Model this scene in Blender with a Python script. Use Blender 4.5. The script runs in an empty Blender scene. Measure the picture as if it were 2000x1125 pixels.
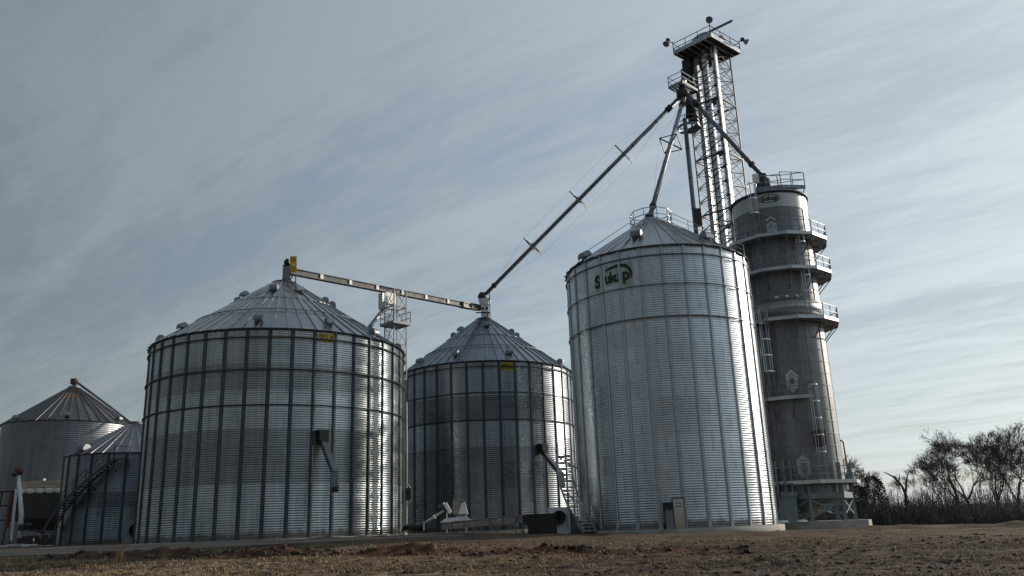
import bpy, math, random
from mathutils import Vector, Matrix, noise
R_ = math.radians
random.seed(7)
sc = bpy.context.scene
COL = sc.collection
EYE = 1.6                                     # eye height above the field the photographer stands in

# ------------------------------------------------------------------ camera
FPX, PITCH, ROLL = 1624.4, R_(16.0046), R_(2.0862)
CF = Vector((0, math.cos(PITCH), math.sin(PITCH)))
_u0 = Vector((0, -math.sin(PITCH), math.cos(PITCH))); _r0 = Vector((1, 0, 0))
CR = math.cos(ROLL)*_r0 - math.sin(ROLL)*_u0
CU = math.sin(ROLL)*_r0 + math.cos(ROLL)*_u0
CAM = Vector((0, 0, EYE))
def ray(px, py): return CF + CR*((px-1000)/FPX) - CU*((py-562.5)/FPX)
def at(px, py, Y):                            # measured photo point at a known distance
    d = ray(px, py); return CAM + d*(Y/d.y)
def onz(px, py, z):                           # measured photo point at a known height
    d = ray(px, py); return CAM + d*((z-EYE)/d.z)
def pix(p):
    q = Vector(p)-CAM; d = q.dot(CF)
    return 1000+FPX*q.dot(CR)/d, 562.5-FPX*q.dot(CU)/d
def zat(x, y, py):
    lo, hi = -20., 120.
    for _ in range(50):
        m = (lo+hi)/2
        if pix((x, y, m))[1] > py: lo = m
        else: hi = m
    return lo
cd = bpy.data.cameras.new('camera'); cam = bpy.data.objects.new('camera', cd); COL.objects.link(cam)
cd.sensor_width = 36; cd.lens = 36*FPX/2000; cd.clip_start = .1; cd.clip_end = 6000
cam.matrix_world = Matrix(((CR.x, CU.x, -CF.x, 0), (CR.y, CU.y, -CF.y, 0), (CR.z, CU.z, -CF.z, EYE), (0, 0, 0, 1)))
sc.camera = cam

# ------------------------------------------------------------------ light and sky
SKY_REF = 2.6                                 # mean radiance the high veil evens the sky out to
SUN_AZ = R_(28)                               # from +X towards +Y
SUN_EL = R_(19)
sd = Vector((math.cos(SUN_EL)*math.cos(SUN_AZ), math.cos(SUN_EL)*math.sin(SUN_AZ), math.sin(SUN_EL)))
sl = bpy.data.lights.new('sun', 'SUN'); so = bpy.data.objects.new('sun', sl); COL.objects.link(so)
sl.energy = 2.7; sl.angle = R_(.6); sl.color = (1, .88, .73)
so.rotation_euler = sd.to_track_quat('Z', 'Y').to_euler(); so.location = (60, 40, 60)

def N(nt, typ, loc=None, **kw):
    n = nt.nodes.new(typ)
    for k, v in kw.items(): setattr(n, k, v)
    return n
def L(nt, a, b): nt.links.new(a, b)
def sock(nt, dst, v):
    if hasattr(v, 'is_linked') or isinstance(v, bpy.types.NodeSocket): nt.links.new(v, dst)
    else: dst.default_value = v
def MATH(nt, op, a, b=None, c=None, clamp=False):
    n = nt.nodes.new('ShaderNodeMath'); n.operation = op; n.use_clamp = clamp
    sock(nt, n.inputs[0], a)
    if b is not None: sock(nt, n.inputs[1], b)
    if c is not None: sock(nt, n.inputs[2], c)
    return n.outputs[0]
def MIX(nt, fac, a, b, mode='MIX'):
    n = nt.nodes.new('ShaderNodeMix'); n.data_type = 'RGBA'; n.blend_type = mode
    sock(nt, n.inputs['Factor'], fac)
    A = [i for i in n.inputs if i.name == 'A' and i.type == 'RGBA'][0]; B = [i for i in n.inputs if i.name == 'B' and i.type == 'RGBA'][0]
    sock(nt, A, a if not isinstance(a, tuple) else (*a, 1)[:4]); sock(nt, B, b if not isinstance(b, tuple) else (*b, 1)[:4])
    return [o for o in n.outputs if o.type == 'RGBA'][0]
def NOISE(nt, vec, scale, detail=4, rough=.55, dist=0, out=0):
    n = nt.nodes.new('ShaderNodeTexNoise'); n.inputs['Scale'].default_value = scale
    n.inputs['Detail'].default_value = detail; n.inputs['Roughness'].default_value = rough; n.inputs['Distortion'].default_value = dist
    if vec is not None: nt.links.new(vec, n.inputs['Vector'])
    return n.outputs[out]
def MAPR(nt, v, a, b, c=0., d=1., smooth=True):
    n = nt.nodes.new('ShaderNodeMapRange'); n.clamp = True
    if smooth: n.interpolation_type = 'SMOOTHSTEP'
    nt.links.new(v, n.inputs[0])
    for i, x in enumerate((a, b, c, d)): n.inputs[i+1].default_value = x
    return n.outputs[0]
def MAPPING(nt, vec, scale=(1, 1, 1), rot=(0, 0, 0), loc=(0, 0, 0)):
    n = nt.nodes.new('ShaderNodeMapping'); nt.links.new(vec, n.inputs[0])
    n.inputs['Scale'].default_value = scale; n.inputs['Rotation'].default_value = rot; n.inputs['Location'].default_value = loc
    return n.outputs[0]

W = bpy.data.worlds.new('World'); sc.world = W; W.use_nodes = True
nt = W.node_tree; nt.nodes.clear()
out = N(nt, 'ShaderNodeOutputWorld'); bg = N(nt, 'ShaderNodeBackground'); L(nt, bg.outputs[0], out.inputs[0])
sky = N(nt, 'ShaderNodeTexSky'); sky.sky_type = 'NISHITA'; sky.sun_disc = False
sky.sun_elevation = SUN_EL; sky.sun_rotation = math.pi/2-SUN_AZ
sky.air_density = 1.0; sky.dust_density = 1.6; sky.ozone_density = 1.0; sky.altitude = 200
tc = N(nt, 'ShaderNodeTexCoord'); sep = N(nt, 'ShaderNodeSeparateXYZ'); L(nt, tc.outputs['Generated'], sep.inputs[0])
zz = MATH(nt, 'ADD', MATH(nt, 'MAXIMUM', sep.outputs[2], 0.), .12)
cmb = N(nt, 'ShaderNodeCombineXYZ')
L(nt, MATH(nt, 'DIVIDE', sep.outputs[0], zz), cmb.inputs[0]); L(nt, MATH(nt, 'DIVIDE', sep.outputs[1], zz), cmb.inputs[1])
uv = cmb.outputs[0]
bw = N(nt, 'ShaderNodeRGBToBW'); L(nt, sky.outputs[0], bw.inputs[0])
lum = bw.outputs[0]
# thin high cloud: streaks drawn out along the wind, softened by several scales
def wind(az, scale, loc):                      # az: heading of the streaks, measured right of the view
    r = MAPPING(nt, uv, (1, 1, 1), (0, 0, -(math.pi/2-az)), (0, 0, 0)); return MAPPING(nt, r, scale, (0, 0, 0), loc)
c1 = NOISE(nt, wind(R_(-58), (.30, 1.25, 1), (3.1, .4, 0)), 1.0, 8, .56, .9)
c2 = NOISE(nt, wind(R_(-48), (.55, 4.2, 1), (1.3, 7.7, 0)), 1.0, 9, .62, .5)
c3 = NOISE(nt, wind(R_(-80), (.45, .8, 1), (9.2, 2.0, 0)), 1.0, 6, .55, .6)
c4 = NOISE(nt, wind(R_(-35), (2.6, 8.0, 1), (4.4, 1.0, 0)), 1.0, 6, .65, .6)
cm = MATH(nt, 'ADD', MATH(nt, 'ADD', MATH(nt, 'MULTIPLY', c1, .36), MATH(nt, 'MULTIPLY', c4, .24)), MATH(nt, 'ADD', MATH(nt, 'MULTIPLY', c2, .34), MATH(nt, 'MULTIPLY', c3, .26)))
def band(p1, p2, w, amt, loc):                 # a single trail or rift between two sky directions, frayed by noise
    q = []
    for p in (p1, p2):
        d = ray(*p).normalized(); k = max(d.z, 0)+.12; q.append(Vector((d.x/k, d.y/k, 0)))
    ax = (q[1]-q[0]); ln = ax.length; ax.normalize()
    su = N(nt, 'ShaderNodeVectorMath'); su.operation = 'SUBTRACT'; L(nt, uv, su.inputs[0]); su.inputs[1].default_value = q[0]
    def dt(v):
        n = N(nt, 'ShaderNodeVectorMath'); n.operation = 'DOT_PRODUCT'; L(nt, su.outputs[0], n.inputs[0]); n.inputs[1].default_value = v; return n.outputs['Value']
    al = dt(ax); ac = MATH(nt, 'ADD', dt(Vector((-ax.y, ax.x, 0))), MATH(nt, 'MULTIPLY', MATH(nt, 'SUBTRACT', NOISE(nt, uv, 2.5, 4, .6), .5), w*1.6))
    m_ = MATH(nt, 'MULTIPLY', MAPR(nt, MATH(nt, 'ABSOLUTE', ac), 0, w, 1, 0), MATH(nt, 'MULTIPLY', MAPR(nt, al, -.25*ln, .2*ln), MAPR(nt, al, ln*1.25, ln*.8)))
    m_ = MATH(nt, 'MULTIPLY', m_, MAPR(nt, NOISE(nt, MAPPING(nt, uv, (1, 1, 1), (0, 0, 0), loc), 4., 6, .65), .25, .7, .3, 1))
    return MATH(nt, 'MULTIPLY', m_, amt)
for args in (((100, 540), (320, 310), .06, .10, (1, 0, 0)), ((330, 300), (420, 215), .05, .07, (2, 0, 0)), ((520, 20), (720, 200), .07, .07, (3, 0, 0)), ((60, 165), (140, 140), .06, .09, (5, 0, 0)),
             ((1640, 592), (2010, 508), .17, .10, (7, 2, 0)), ((1600, 640), (2010, 560), .16, -.13, (8, 0, 0)), ((1560, 700), (2010, 655), .10, .06, (4, 4, 0))):
    cm = MATH(nt, 'ADD', cm, band(*args))
c5 = NOISE(nt, wind(R_(-62), (3.0, 22., 1), (0, 3, 0)), 1.0, 7, .68, .5)
cm = MATH(nt, 'ADD', cm, MATH(nt, 'MULTIPLY', MATH(nt, 'SUBTRACT', c5, .5), .17))
cmask = MAPR(nt, cm, .46, .69)
base = MIX(nt, .62, sky.outputs[0], lum)
base = MIX(nt, 1.0, base, (.93, 1.03, 1.07), 'MULTIPLY')
cl = MIX(nt, 1.0, lum, (1.44, 1.58, 1.65), 'MULTIPLY')
skyc = MIX(nt, MATH(nt, 'MULTIPLY', cmask, .48), base, cl)
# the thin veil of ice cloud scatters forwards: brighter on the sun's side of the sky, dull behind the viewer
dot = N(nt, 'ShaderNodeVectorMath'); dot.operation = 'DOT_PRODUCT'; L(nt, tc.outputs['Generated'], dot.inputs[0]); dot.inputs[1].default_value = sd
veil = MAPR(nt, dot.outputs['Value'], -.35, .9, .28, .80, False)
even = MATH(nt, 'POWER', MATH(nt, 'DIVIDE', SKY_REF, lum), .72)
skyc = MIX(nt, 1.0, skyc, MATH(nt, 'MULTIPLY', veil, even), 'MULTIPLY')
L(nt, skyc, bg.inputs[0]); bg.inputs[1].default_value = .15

sc.view_settings.view_transform = 'Standard'; sc.view_settings.look = 'None'
sc.view_settings.exposure = .55; sc.view_settings.gamma = 1
sc.cycles.max_bounces = 6; sc.cycles.blur_glossy = 1.0; sc.cycles.sample_clamp_indirect = 3.0; sc.cycles.use_denoising = True

# ------------------------------------------------------------------ mesh builder
class MB:
    def __init__(s): s.v = []; s.f = []; s.sm = []
    def add(s, vs, fs, smooth=False):
        o = len(s.v); s.v += [Vector(v) for v in vs]
        for f in fs: s.f.append([i+o for i in f]); s.sm.append(smooth)
        return s
    def box(s, c, size, M=None):
        x, y, z = size[0]/2, size[1]/2, size[2]/2
        vs = [Vector(p) for p in ((-x,-y,-z),(x,-y,-z),(x,y,-z),(-x,y,-z),(-x,-y,z),(x,-y,z),(x,y,z),(-x,y,z))]
        if M: vs = [M @ v for v in vs]
        return s.add([v+Vector(c) for v in vs], [(0,3,2,1),(4,5,6,7),(0,1,5,4),(1,2,6,5),(2,3,7,6),(3,0,4,7)])
    def bar(s, a, b, w, h=None, up=None):
        a, b = Vector(a), Vector(b); d = (b-a).normalized(); h = h or w
        up = Vector(up) if up else (Vector((0,0,1)) if abs(d.z) < .95 else Vector((1,0,0)))
        x = d.cross(up).normalized(); y = x.cross(d)
        vs = []
        for p in (a, b):
            for i, j in ((-1,-1),(1,-1),(1,1),(-1,1)): vs.append(p+x*(i*w/2)+y*(j*h/2))
        return s.add(vs, [(0,1,2,3),(7,6,5,4),(0,4,5,1),(1,5,6,2),(2,6,7,3),(3,7,4,0)])
    def tube(s, pts, r, n=8, cap=True, smooth=True):
        pts = [Vector(p) for p in pts]; rs = r if isinstance(r, (list, tuple)) else [r]*len(pts)
        vs = []; fs = []; prev = None
        for i, p in enumerate(pts):
            if i == 0: d = pts[1]-p
            elif i == len(pts)-1: d = p-pts[i-1]
            else: d = (p-pts[i-1]).normalized()+(pts[i+1]-p).normalized()
            d.normalize()
            up = prev if prev and abs(prev.dot(d)) < .98 else (Vector((0,0,1)) if abs(d.z) < .9 else Vector((1,0,0)))
            x = d.cross(up).normalized(); y = x.cross(d); prev = y
            for k in range(n):
                t = 2*math.pi*k/n; vs.append(p+x*(rs[i]*math.cos(t))+y*(rs[i]*math.sin(t)))
        for i in range(len(pts)-1):
            for k in range(n):
                k2 = (k+1) % n; fs.append((i*n+k, i*n+k2, (i+1)*n+k2, (i+1)*n+k))
        s.add(vs, fs, smooth)
        if cap:
            o = len(s.v)-len(vs)
            s.f.append([o+k for k in range(n)][::-1]); s.sm.append(False)
            s.f.append([o+(len(pts)-1)*n+k for k in range(n)]); s.sm.append(False)
        return s
    def lathe(s, prof, n=32, c=(0,0,0), smooth=True, a0=0., a1=None):
        full = a1 is None; a1 = 2*math.pi if full else a1
        m = n if full else n+1; vs = []; fs = []; c = Vector(c)
        for r, z in prof:
            for k in range(m):
                t = a0+(a1-a0)*k/n; vs.append(c+Vector((r*math.cos(t), r*math.sin(t), z)))
        for i in range(len(prof)-1):
            for k in range(n):
                k2 = (k+1) % m if full else k+1
                fs.append((i*m+k, i*m+k2, (i+1)*m+k2, (i+1)*m+k))
        return s.add(vs, fs, smooth)
    def prism(s, poly, d):                    # poly: 3d points of a planar outline, d: extrusion vector
        n = len(poly); p = [Vector(q) for q in poly]; d = Vector(d)
        return s.add(p+[q+d for q in p], [list(range(n))[::-1], [n+i for i in range(n)]]+[(i, (i+1) % n, n+(i+1) % n, n+i) for i in range(n)])
    def build(s, name, mat, parent=None, local=False):
        off = Vector((0,0,0))
        if parent is not None and not local: off = wloc(parent)
        me = bpy.data.meshes.new(name)
        me.from_pydata([v-off for v in s.v], [], s.f)
        me.polygons.foreach_set('use_smooth', s.sm)
        if mat: me.materials.append(mat)
        me.update()
        o = bpy.data.objects.new(name, me); COL.objects.link(o)
        if parent is not None: o.parent = parent
        return o
def wloc(o):
    p = Vector((0,0,0))
    while o is not None: p = p+o.location; o = o.parent
    return p
def tag(o, label=None, cat=None, group=None, kind=None):
    if label: o['label'] = label
    if cat: o['category'] = cat
    if group: o['group'] = group
    if kind: o['kind'] = kind
    return o
def empty(name, loc, label, cat, group=None):
    o = bpy.data.objects.new(name, None); COL.objects.link(o); o.location = loc; o.empty_display_size = .5
    return tag(o, label, cat, group)
def dup(o, parent=None):
    c = o.copy(); COL.objects.link(c)
    if parent is not None: c.parent = parent
    return c

# ------------------------------------------------------------------ materials
def mat(name):
    m = bpy.data.materials.new(name); m.use_nodes = True
    return m, m.node_tree, m.node_tree.nodes['Principled BSDF']
def plain(name, col, rough=.5, metal=0., var=.18, scale=3., bump=0.):
    m, nt, b = mat(name)
    tc = N(nt, 'ShaderNodeTexCoord')
    n = NOISE(nt, tc.outputs['Object'], scale, 6, .6)
    f = MAPR(nt, n, .3, .7, 1-var, 1+var)
    c = MIX(nt, 1.0, (*col, 1), f, 'MULTIPLY')
    L(nt, c, b.inputs['Base Color']); b.inputs['Metallic'].default_value = metal
    L(nt, MAPR(nt, n, .3, .7, rough-.08, rough+.08), b.inputs['Roughness'])
    if bump:
        bn = N(nt, 'ShaderNodeBump'); bn.inputs['Strength'].default_value = bump
        L(nt, NOISE(nt, tc.outputs['Object'], scale*6, 5, .6), bn.inputs['Height']); L(nt, bn.outputs[0], b.inputs['Normal'])
    return m
def galv_wall(name, col, rough, npan, bands, row=1.12, streak=.22, cellvar=.1, metal=.92, seam=.75):
    """galvanised wall sheets: each sheet its own tone, rows of heavier gauge, rain streaks, lapped seams"""
    m, nt, b = mat(name)
    tc = N(nt, 'ShaderNodeTexCoord'); sp = N(nt, 'ShaderNodeSeparateXYZ'); L(nt, tc.outputs['Object'], sp.inputs[0])
    ang = MATH(nt, 'MULTIPLY', MATH(nt, 'ADD', MATH(nt, 'DIVIDE', MATH(nt, 'ARCTAN2', sp.outputs[1], sp.outputs[0]), 2*math.pi), 1.0), float(npan))
    rowf = MATH(nt, 'DIVIDE', sp.outputs[2], row); rowi = MATH(nt, 'FLOOR', rowf)
    a2 = MATH(nt, 'ADD', ang, MATH(nt, 'MULTIPLY', MATH(nt, 'MODULO', rowi, 2.), .5))
    cell = N(nt, 'ShaderNodeCombineXYZ'); L(nt, MATH(nt, 'FLOOR', a2), cell.inputs[0]); L(nt, rowi, cell.inputs[1])
    wn = N(nt, 'ShaderNodeTexWhiteNoise'); wn.noise_dimensions = '2D'; L(nt, cell.outputs[0], wn.inputs['Vector'])
    tone = MAPR(nt, wn.outputs[0], 0, 1, 1-cellvar, 1+cellvar, False)
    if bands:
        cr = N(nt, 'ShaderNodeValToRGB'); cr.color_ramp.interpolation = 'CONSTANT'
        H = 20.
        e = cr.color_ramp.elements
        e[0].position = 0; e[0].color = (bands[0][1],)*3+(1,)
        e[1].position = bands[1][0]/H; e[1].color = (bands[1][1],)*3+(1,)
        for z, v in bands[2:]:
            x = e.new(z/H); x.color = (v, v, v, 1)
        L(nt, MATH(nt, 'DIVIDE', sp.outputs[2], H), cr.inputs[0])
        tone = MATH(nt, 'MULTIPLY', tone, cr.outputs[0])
    st = NOISE(nt, MAPPING(nt, tc.outputs['Object'], (2.6, 2.6, .16)), 1., 5, .65)
    tone = MATH(nt, 'MULTIPLY', tone, MAPR(nt, st, .25, .75, 1-streak, 1+streak*.6))
    blot = NOISE(nt, tc.outputs['Object'], .35, 4, .6)
    tone = MATH(nt, 'MULTIPLY', tone, MAPR(nt, blot, .3, .7, .9, 1.1))
    fr = MATH(nt, 'FRACT', a2)
    sm = MATH(nt, 'LESS_THAN', fr, .018)
    # drips from the bolts of each lap
    drip = MATH(nt, 'MULTIPLY', MATH(nt, 'LESS_THAN', MATH(nt, 'ABSOLUTE', MATH(nt, 'SUBTRACT', fr, .03)), .03), MATH(nt, 'LESS_THAN', MATH(nt, 'FRACT', rowf), MAPR(nt, wn.outputs[0], 0, 1, .2, .95, False)))
    tone = MATH(nt, 'MULTIPLY', tone, MATH(nt, 'SUBTRACT', 1., MATH(nt, 'MULTIPLY', MATH(nt, 'MAXIMUM', sm, MATH(nt, 'MULTIPLY', drip, .55)), 1-seam)))
    tone = MATH(nt, 'MULTIPLY', tone, MAPR(nt, MATH(nt, 'FRACT', rowf), .0, .05, .80, 1.))
    c = MIX(nt, 1.0, (*col, 1), tone, 'MULTIPLY')
    L(nt, c, b.inputs['Base Color']); b.inputs['Metallic'].default_value = metal
    mud = MAPR(nt, MATH(nt, 'SUBTRACT', sp.outputs[2], MATH(nt, 'MULTIPLY', NOISE(nt, MAPPING(nt, tc.outputs['Object'], (1.6, 1.6, .5)), 1., 5, .7), .9)), -.25, .12, .8, 0)
    c = MIX(nt, mud, c, (.085, .066, .05)); L(nt, c, b.inputs['Base Color']); L(nt, MATH(nt, 'SUBTRACT', metal, MATH(nt, 'MULTIPLY', mud, metal*.9)), b.inputs['Metallic'])
    fine = NOISE(nt, tc.outputs['Object'], 9., 3, .6)
    L(nt, MAPR(nt, MATH(nt, 'ADD', fine, MATH(nt, 'MULTIPLY', wn.outputs[0], .25)), .3, 1.0, rough-.07, rough+.1), b.inputs['Roughness'])
    return m
def galv_roof(name, col, rough, npan, rust=None, metal=.9):
    m, nt, b = mat(name)
    tc = N(nt, 'ShaderNodeTexCoord'); sp = N(nt, 'ShaderNodeSeparateXYZ'); L(nt, tc.outputs['Object'], sp.inputs[0])
    at2 = MATH(nt, 'ARCTAN2', sp.outputs[1], sp.outputs[0])
    ang = MATH(nt, 'MULTIPLY', MATH(nt, 'ADD', MATH(nt, 'DIVIDE', at2, 2*math.pi), 1.0), float(npan))
    wn = N(nt, 'ShaderNodeTexWhiteNoise'); wn.noise_dimensions = '1D'; L(nt, MATH(nt, 'FLOOR', ang), wn.inputs['W'])
    st = NOISE(nt, MAPPING(nt, tc.outputs['Object'], (1.2, 1.2, .5)), 1.6, 6, .65)
    tone = MATH(nt, 'MULTIPLY', MAPR(nt, wn.outputs[0], 0, 1, .88, 1.1, False), MAPR(nt, st, .3, .72, .78, 1.12))
    c = MIX(nt, 1.0, (*col, 1), tone, 'MULTIPLY')
    met = metal
    if rust:
        rad = MATH(nt, 'SQRT', MATH(nt, 'ADD', MATH(nt, 'POWER', sp.outputs[0], 2.), MATH(nt, 'POWER', sp.outputs[1], 2.)))
        da = MATH(nt, 'ABSOLUTE', MATH(nt, 'SUBTRACT', at2, rust[0]))
        mk = MATH(nt, 'MULTIPLY', MAPR(nt, da, rust[1]*.6, rust[1], 1, 0), MATH(nt, 'MULTIPLY', MAPR(nt, rad, rust[2], rust[2]+.3), MAPR(nt, rad, rust[3]-.9, rust[3], 1, 0)))
        mk = MATH(nt, 'MULTIPLY', mk, MAPR(nt, NOISE(nt, tc.outputs['Object'], 2.2, 5, .6), .35, .6))
        c = MIX(nt, mk, c, (.22, .085, .03, 1)); met = MATH(nt, 'SUBTRACT', metal, MATH(nt, 'MULTIPLY', mk, metal))
        L(nt, met, b.inputs['Metallic'])
    else: b.inputs['Metallic'].default_value = metal
    L(nt, c, b.inputs['Base Color'])
    L(nt, MAPR(nt, st, .3, .7, rough-.08, rough+.1), b.inputs['Roughness'])
    return m
M = {}
M['galv'] = plain('galvanised_steel', (.46, .48, .50), .42, .9, .16, 2.)
M['galv_old'] = plain('weathered_galvanised_steel', (.24, .26, .28), .5, .85, .2, 2.)
M['stiff_dark'] = plain('dull_dark_stiffener_steel', (.085, .097, .11), .5, .8, .2, 2.)
M['stiff_new'] = plain('new_stiffener_steel', (.42, .465, .50), .42, .9, .15, 2.)
M['lattice'] = plain('lattice_steel', (.10, .11, .118), .55, .5, .2, 2.)
M['trough_steel'] = plain('trough_steel', (.075, .08, .085), .6, .6, .2, 2.)
M['galv_bright'] = plain('bright_galvanised_steel', (.72, .73, .74), .34, .9, .1, 2.)
M['dark_steel'] = plain('dark_steel', (.05, .055, .06), .55, .5, .25, 3.)
M['black'] = plain('black_paint', (.012, .014, .014), .5, 0, .3, 3.)
M['pipe'] = plain('dull_spout_steel', (.20, .22, .25), .5, .8, .2, 1.5)
M['white'] = plain('white_paint', (.78, .79, .79), .5, 0, .12, 3.)
M['offwhite'] = plain('off_white_paint', (.66, .68, .68), .55, 0, .2, 3.)
M['grey'] = plain('grey_enamel', (.25, .26, .27), .5, 0, .15, 3.)
M['teal'] = plain('blue_grey_steel', (.17, .215, .23), .5, .35, .18, 2.)
M['yellow'] = plain('yellow_paint', (.62, .40, .02), .45, 0, .1, 4.)
M['pipe_yellow'] = plain('ochre_gas_pipe_paint', (.42, .20, .02), .5, 0, .2, 3.)
M['green'] = plain('green_paint', (.02, .07, .03), .45, 0, .2, 4.)
M['logo_green'] = plain('logo_green', (.006, .03, .014), .5, 0, .1, 6.)
M['sign_yellow'] = plain('sign_yellow', (.42, .31, .015), .5, 0, .2, 6.)
M['red'] = plain('faded_red_paint', (.16, .045, .035), .6, .1, .3, 4.)
M['rust'] = plain('rusty_steel', (.12, .06, .045), .7, .2, .3, 4.)
M['blue'] = plain('motor_blue', (.03, .06, .14), .5, .1, .2, 4.)
M['concrete'] = plain('concrete', (.33, .32, .29), .85, 0, .2, 1.3, .35)
M['tan'] = plain('tan_paint', (.48, .41, .34), .6, 0, .2, 2.)
M['tarp'] = plain('white_tarp', (.72, .72, .70), .7, 0, .15, 2.)
M['hex'] = plain('pale_door_paint', (.42, .47, .48), .5, .1, .1, 2.)
M['perf'] = galv_wall('perforated_dryer_screen', (.195, .205, .212), .46, 12, None, .9, .09, .1, .8, 1.5)
M['band'] = plain('smooth_galvanised_band', (.42, .43, .43), .42, .8, .1, 1.)

# ------------------------------------------------------------------ ground
def lerp(tab, x):
    if x <= tab[0][0]: return tab[0][1]
    for (a, u), (b, v) in zip(tab, tab[1:]):
        if x <= b: return u+(v-u)*(x-a)/(b-a)
    return tab[-1][1]
def sst(a, b, x):
    t = max(0., min(1., (x-a)/(b-a))); return t*t*(3-2*t)
PLAT = [(-140, 1.6), (-60, 1.45), (-17, 1.36), (-5, 1.27), (4, 1.0), (10, .9), (17, .72), (26, .5), (45, .2), (66, -.3), (120, -.6)]
FORE = [(-60, .25), (-20, .12), (0, .0), (20, -.12), (60, -.3)]
def road_c(x): return 46.2+(.0022*(x+20)**2 if x < -20 else .010*(x+20)**2 if x < -6 else 48.2-46.2+.02*(x+6))
def road_w(x): return .25+5.2*sst(1, -22, x)
def ridge1(x): return 36.4-.17*x if x < 6 else 35.4
def smooth_h(x, y):
    t = sst(24, 49.5, y); return lerp(FORE, x)*(1-t)+lerp(PLAT, x)*t
def ground_h(x, y):
    z = smooth_h(x, y)
    d = abs(y-road_c(x)); onroad = sst(road_w(x)+.1, road_w(x)+.9, d) if x < 2 else 1.
    near = 1-sst(60, 110, y)
    n = noise.fractal(Vector((x*.30, y*.5, 0)), 1.0, 2.1, 4)*.085
    rough = 1-.75*sst(36, 43, y+2.5*noise.noise(Vector((x*.09, 2, 5))))
    n += noise.fractal(Vector((x*1.3, y*2.4, 4)), 1.0, 2.1, 3)*.05*rough
    # tyre ruts across the trampled yard
    rc = 43.2+.05*(x-6)+1.3*noise.noise(Vector((x*.06, 31, 0)))
    for o_ in (-.95, .95, 2.6, 4.5):
        n -= .07*math.exp(-((y-rc-o_)/.28)**2)*(.6+.8*noise.noise(Vector((x*.5, o_, 8))))*sst(-6, 3, x)
        n += .035*math.exp(-((y-rc-o_-.5)/.25)**2)*sst(-6, 3, x)
    # ploughed-up windrows of spoil running across the view
    r1 = math.exp(-((y-ridge1(x)-.8*noise.noise(Vector((x*.16, 1, 0))))/.75)**2)*(.55+.75*noise.noise(Vector((x*.33, 3, 0))))*.40*sst(-26, -19, x)*(1-.8*sst(7, 12, x))
    r2 = math.exp(-((y-31.0+.10*x+1.5*noise.noise(Vector((x*.1, 7, 0))))/.8)**2)*(.4+.9*noise.noise(Vector((x*.3, 9, 0))))*.30*sst(-6, 2, x)
    r3 = math.exp(-((y-57.5+.1*(x-27)+.8*noise.noise(Vector((x*.2, 17, 0))))/1.3)**2)*(.55+.8*noise.noise(Vector((x*.45, 19, 0))))*.42*sst(19, 24, x)
    rr = max(0, r1)*(.75+.9*noise.noise(Vector((x*1.7, y*1.7, 2))))+max(0, r2)*(.75+.9*noise.noise(Vector((x*1.7, y*1.7, 6))))+max(0, r3)
    z += (n*(.35+.65*sst(23, 30, y))+rr)*onroad*near
    return z
def axis(segs):
    out = []
    for a, b, s in segs:
        k = max(1, round((b-a)/s)); out += [a+(b-a)*i/k for i in range(k)]
    return out+[segs[-1][1]]
gx = axis([(-2500, -600, 380), (-600, -150, 50), (-150, -60, 6), (-60, -34, 1.0), (-34, 34, .2), (34, 60, .7), (60, 160, 5), (160, 600, 40), (600, 2500, 380)])
gy = axis([(-300, -20, 40), (-20, 14, 3), (14, 20, .6), (20, 50, .17), (50, 64, .4), (64, 130, 3), (130, 400, 20), (400, 3000, 260)])
g = MB(); nx = len(gx)
vs = [(x, y, ground_h(x, y)) for y in gy for x in gx]
fs = [(j*nx+i, j*nx+i+1, (j+1)*nx+i+1, (j+1)*nx+i) for j in range(len(gy)-1) for i in range(nx-1)]
g.add(vs, fs, True)
m, nt, b = mat('field_soil')
tc = N(nt, 'ShaderNodeTexCoord'); P = tc.outputs['Object']; sp = N(nt, 'ShaderNodeSeparateXYZ'); L(nt, P, sp.inputs[0])
nA = NOISE(nt, MAPPING(nt, P, (.16, .30, 1)), 1., 7, .62, .3); nB = NOISE(nt, MAPPING(nt, P, (.9, 1.6, 1)), 1., 7, .7, .2); nC = NOISE(nt, P, 6., 6, .7)
nL = NOISE(nt, MAPPING(nt, P, (.05, .22, 1), (0, 0, R_(4)), (3, 1, 0)), 1., 5, .6, .4)
nS = NOISE(nt, MAPPING(nt, P, (.35, 3.2, 1), (0, 0, R_(3))), 1., 6, .65, .3)
soil = MIX(nt, MAPR(nt, nB, .34, .66), (.025, .018, .014), (.10, .068, .049))
soil = MIX(nt, MATH(nt, 'MULTIPLY', MAPR(nt, nA, .55, .68), .7), soil, (.15, .068, .040))
straw = MIX(nt, MAPR(nt, nC, .35, .7), (.15, .11, .068), (.36, .275, .17))
smask = MATH(nt, 'MULTIPLY', MAPR(nt, MATH(nt, 'ADD', MATH(nt, 'MULTIPLY', nB, .6), MATH(nt, 'MULTIPLY', nC, .45)), .46, .60), MAPR(nt, MATH(nt, 'ADD', MATH(nt, 'MULTIPLY', nA, .5), MATH(nt, 'MULTIPLY', nL, .5)), .60, .44))
leftm = MAPR(nt, sp.outputs[0], 9., -14.)
smask = MATH(nt, 'MINIMUM', MATH(nt, 'MULTIPLY', smask, MATH(nt, 'ADD', .35, MATH(nt, 'MULTIPLY', leftm, .9))), 1.)
col = MIX(nt, smask, soil, straw)
wob = MATH(nt, 'ADD', sp.outputs[1], MATH(nt, 'MULTIPLY', MATH(nt, 'SUBTRACT', nL, .5), 9.))
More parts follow.
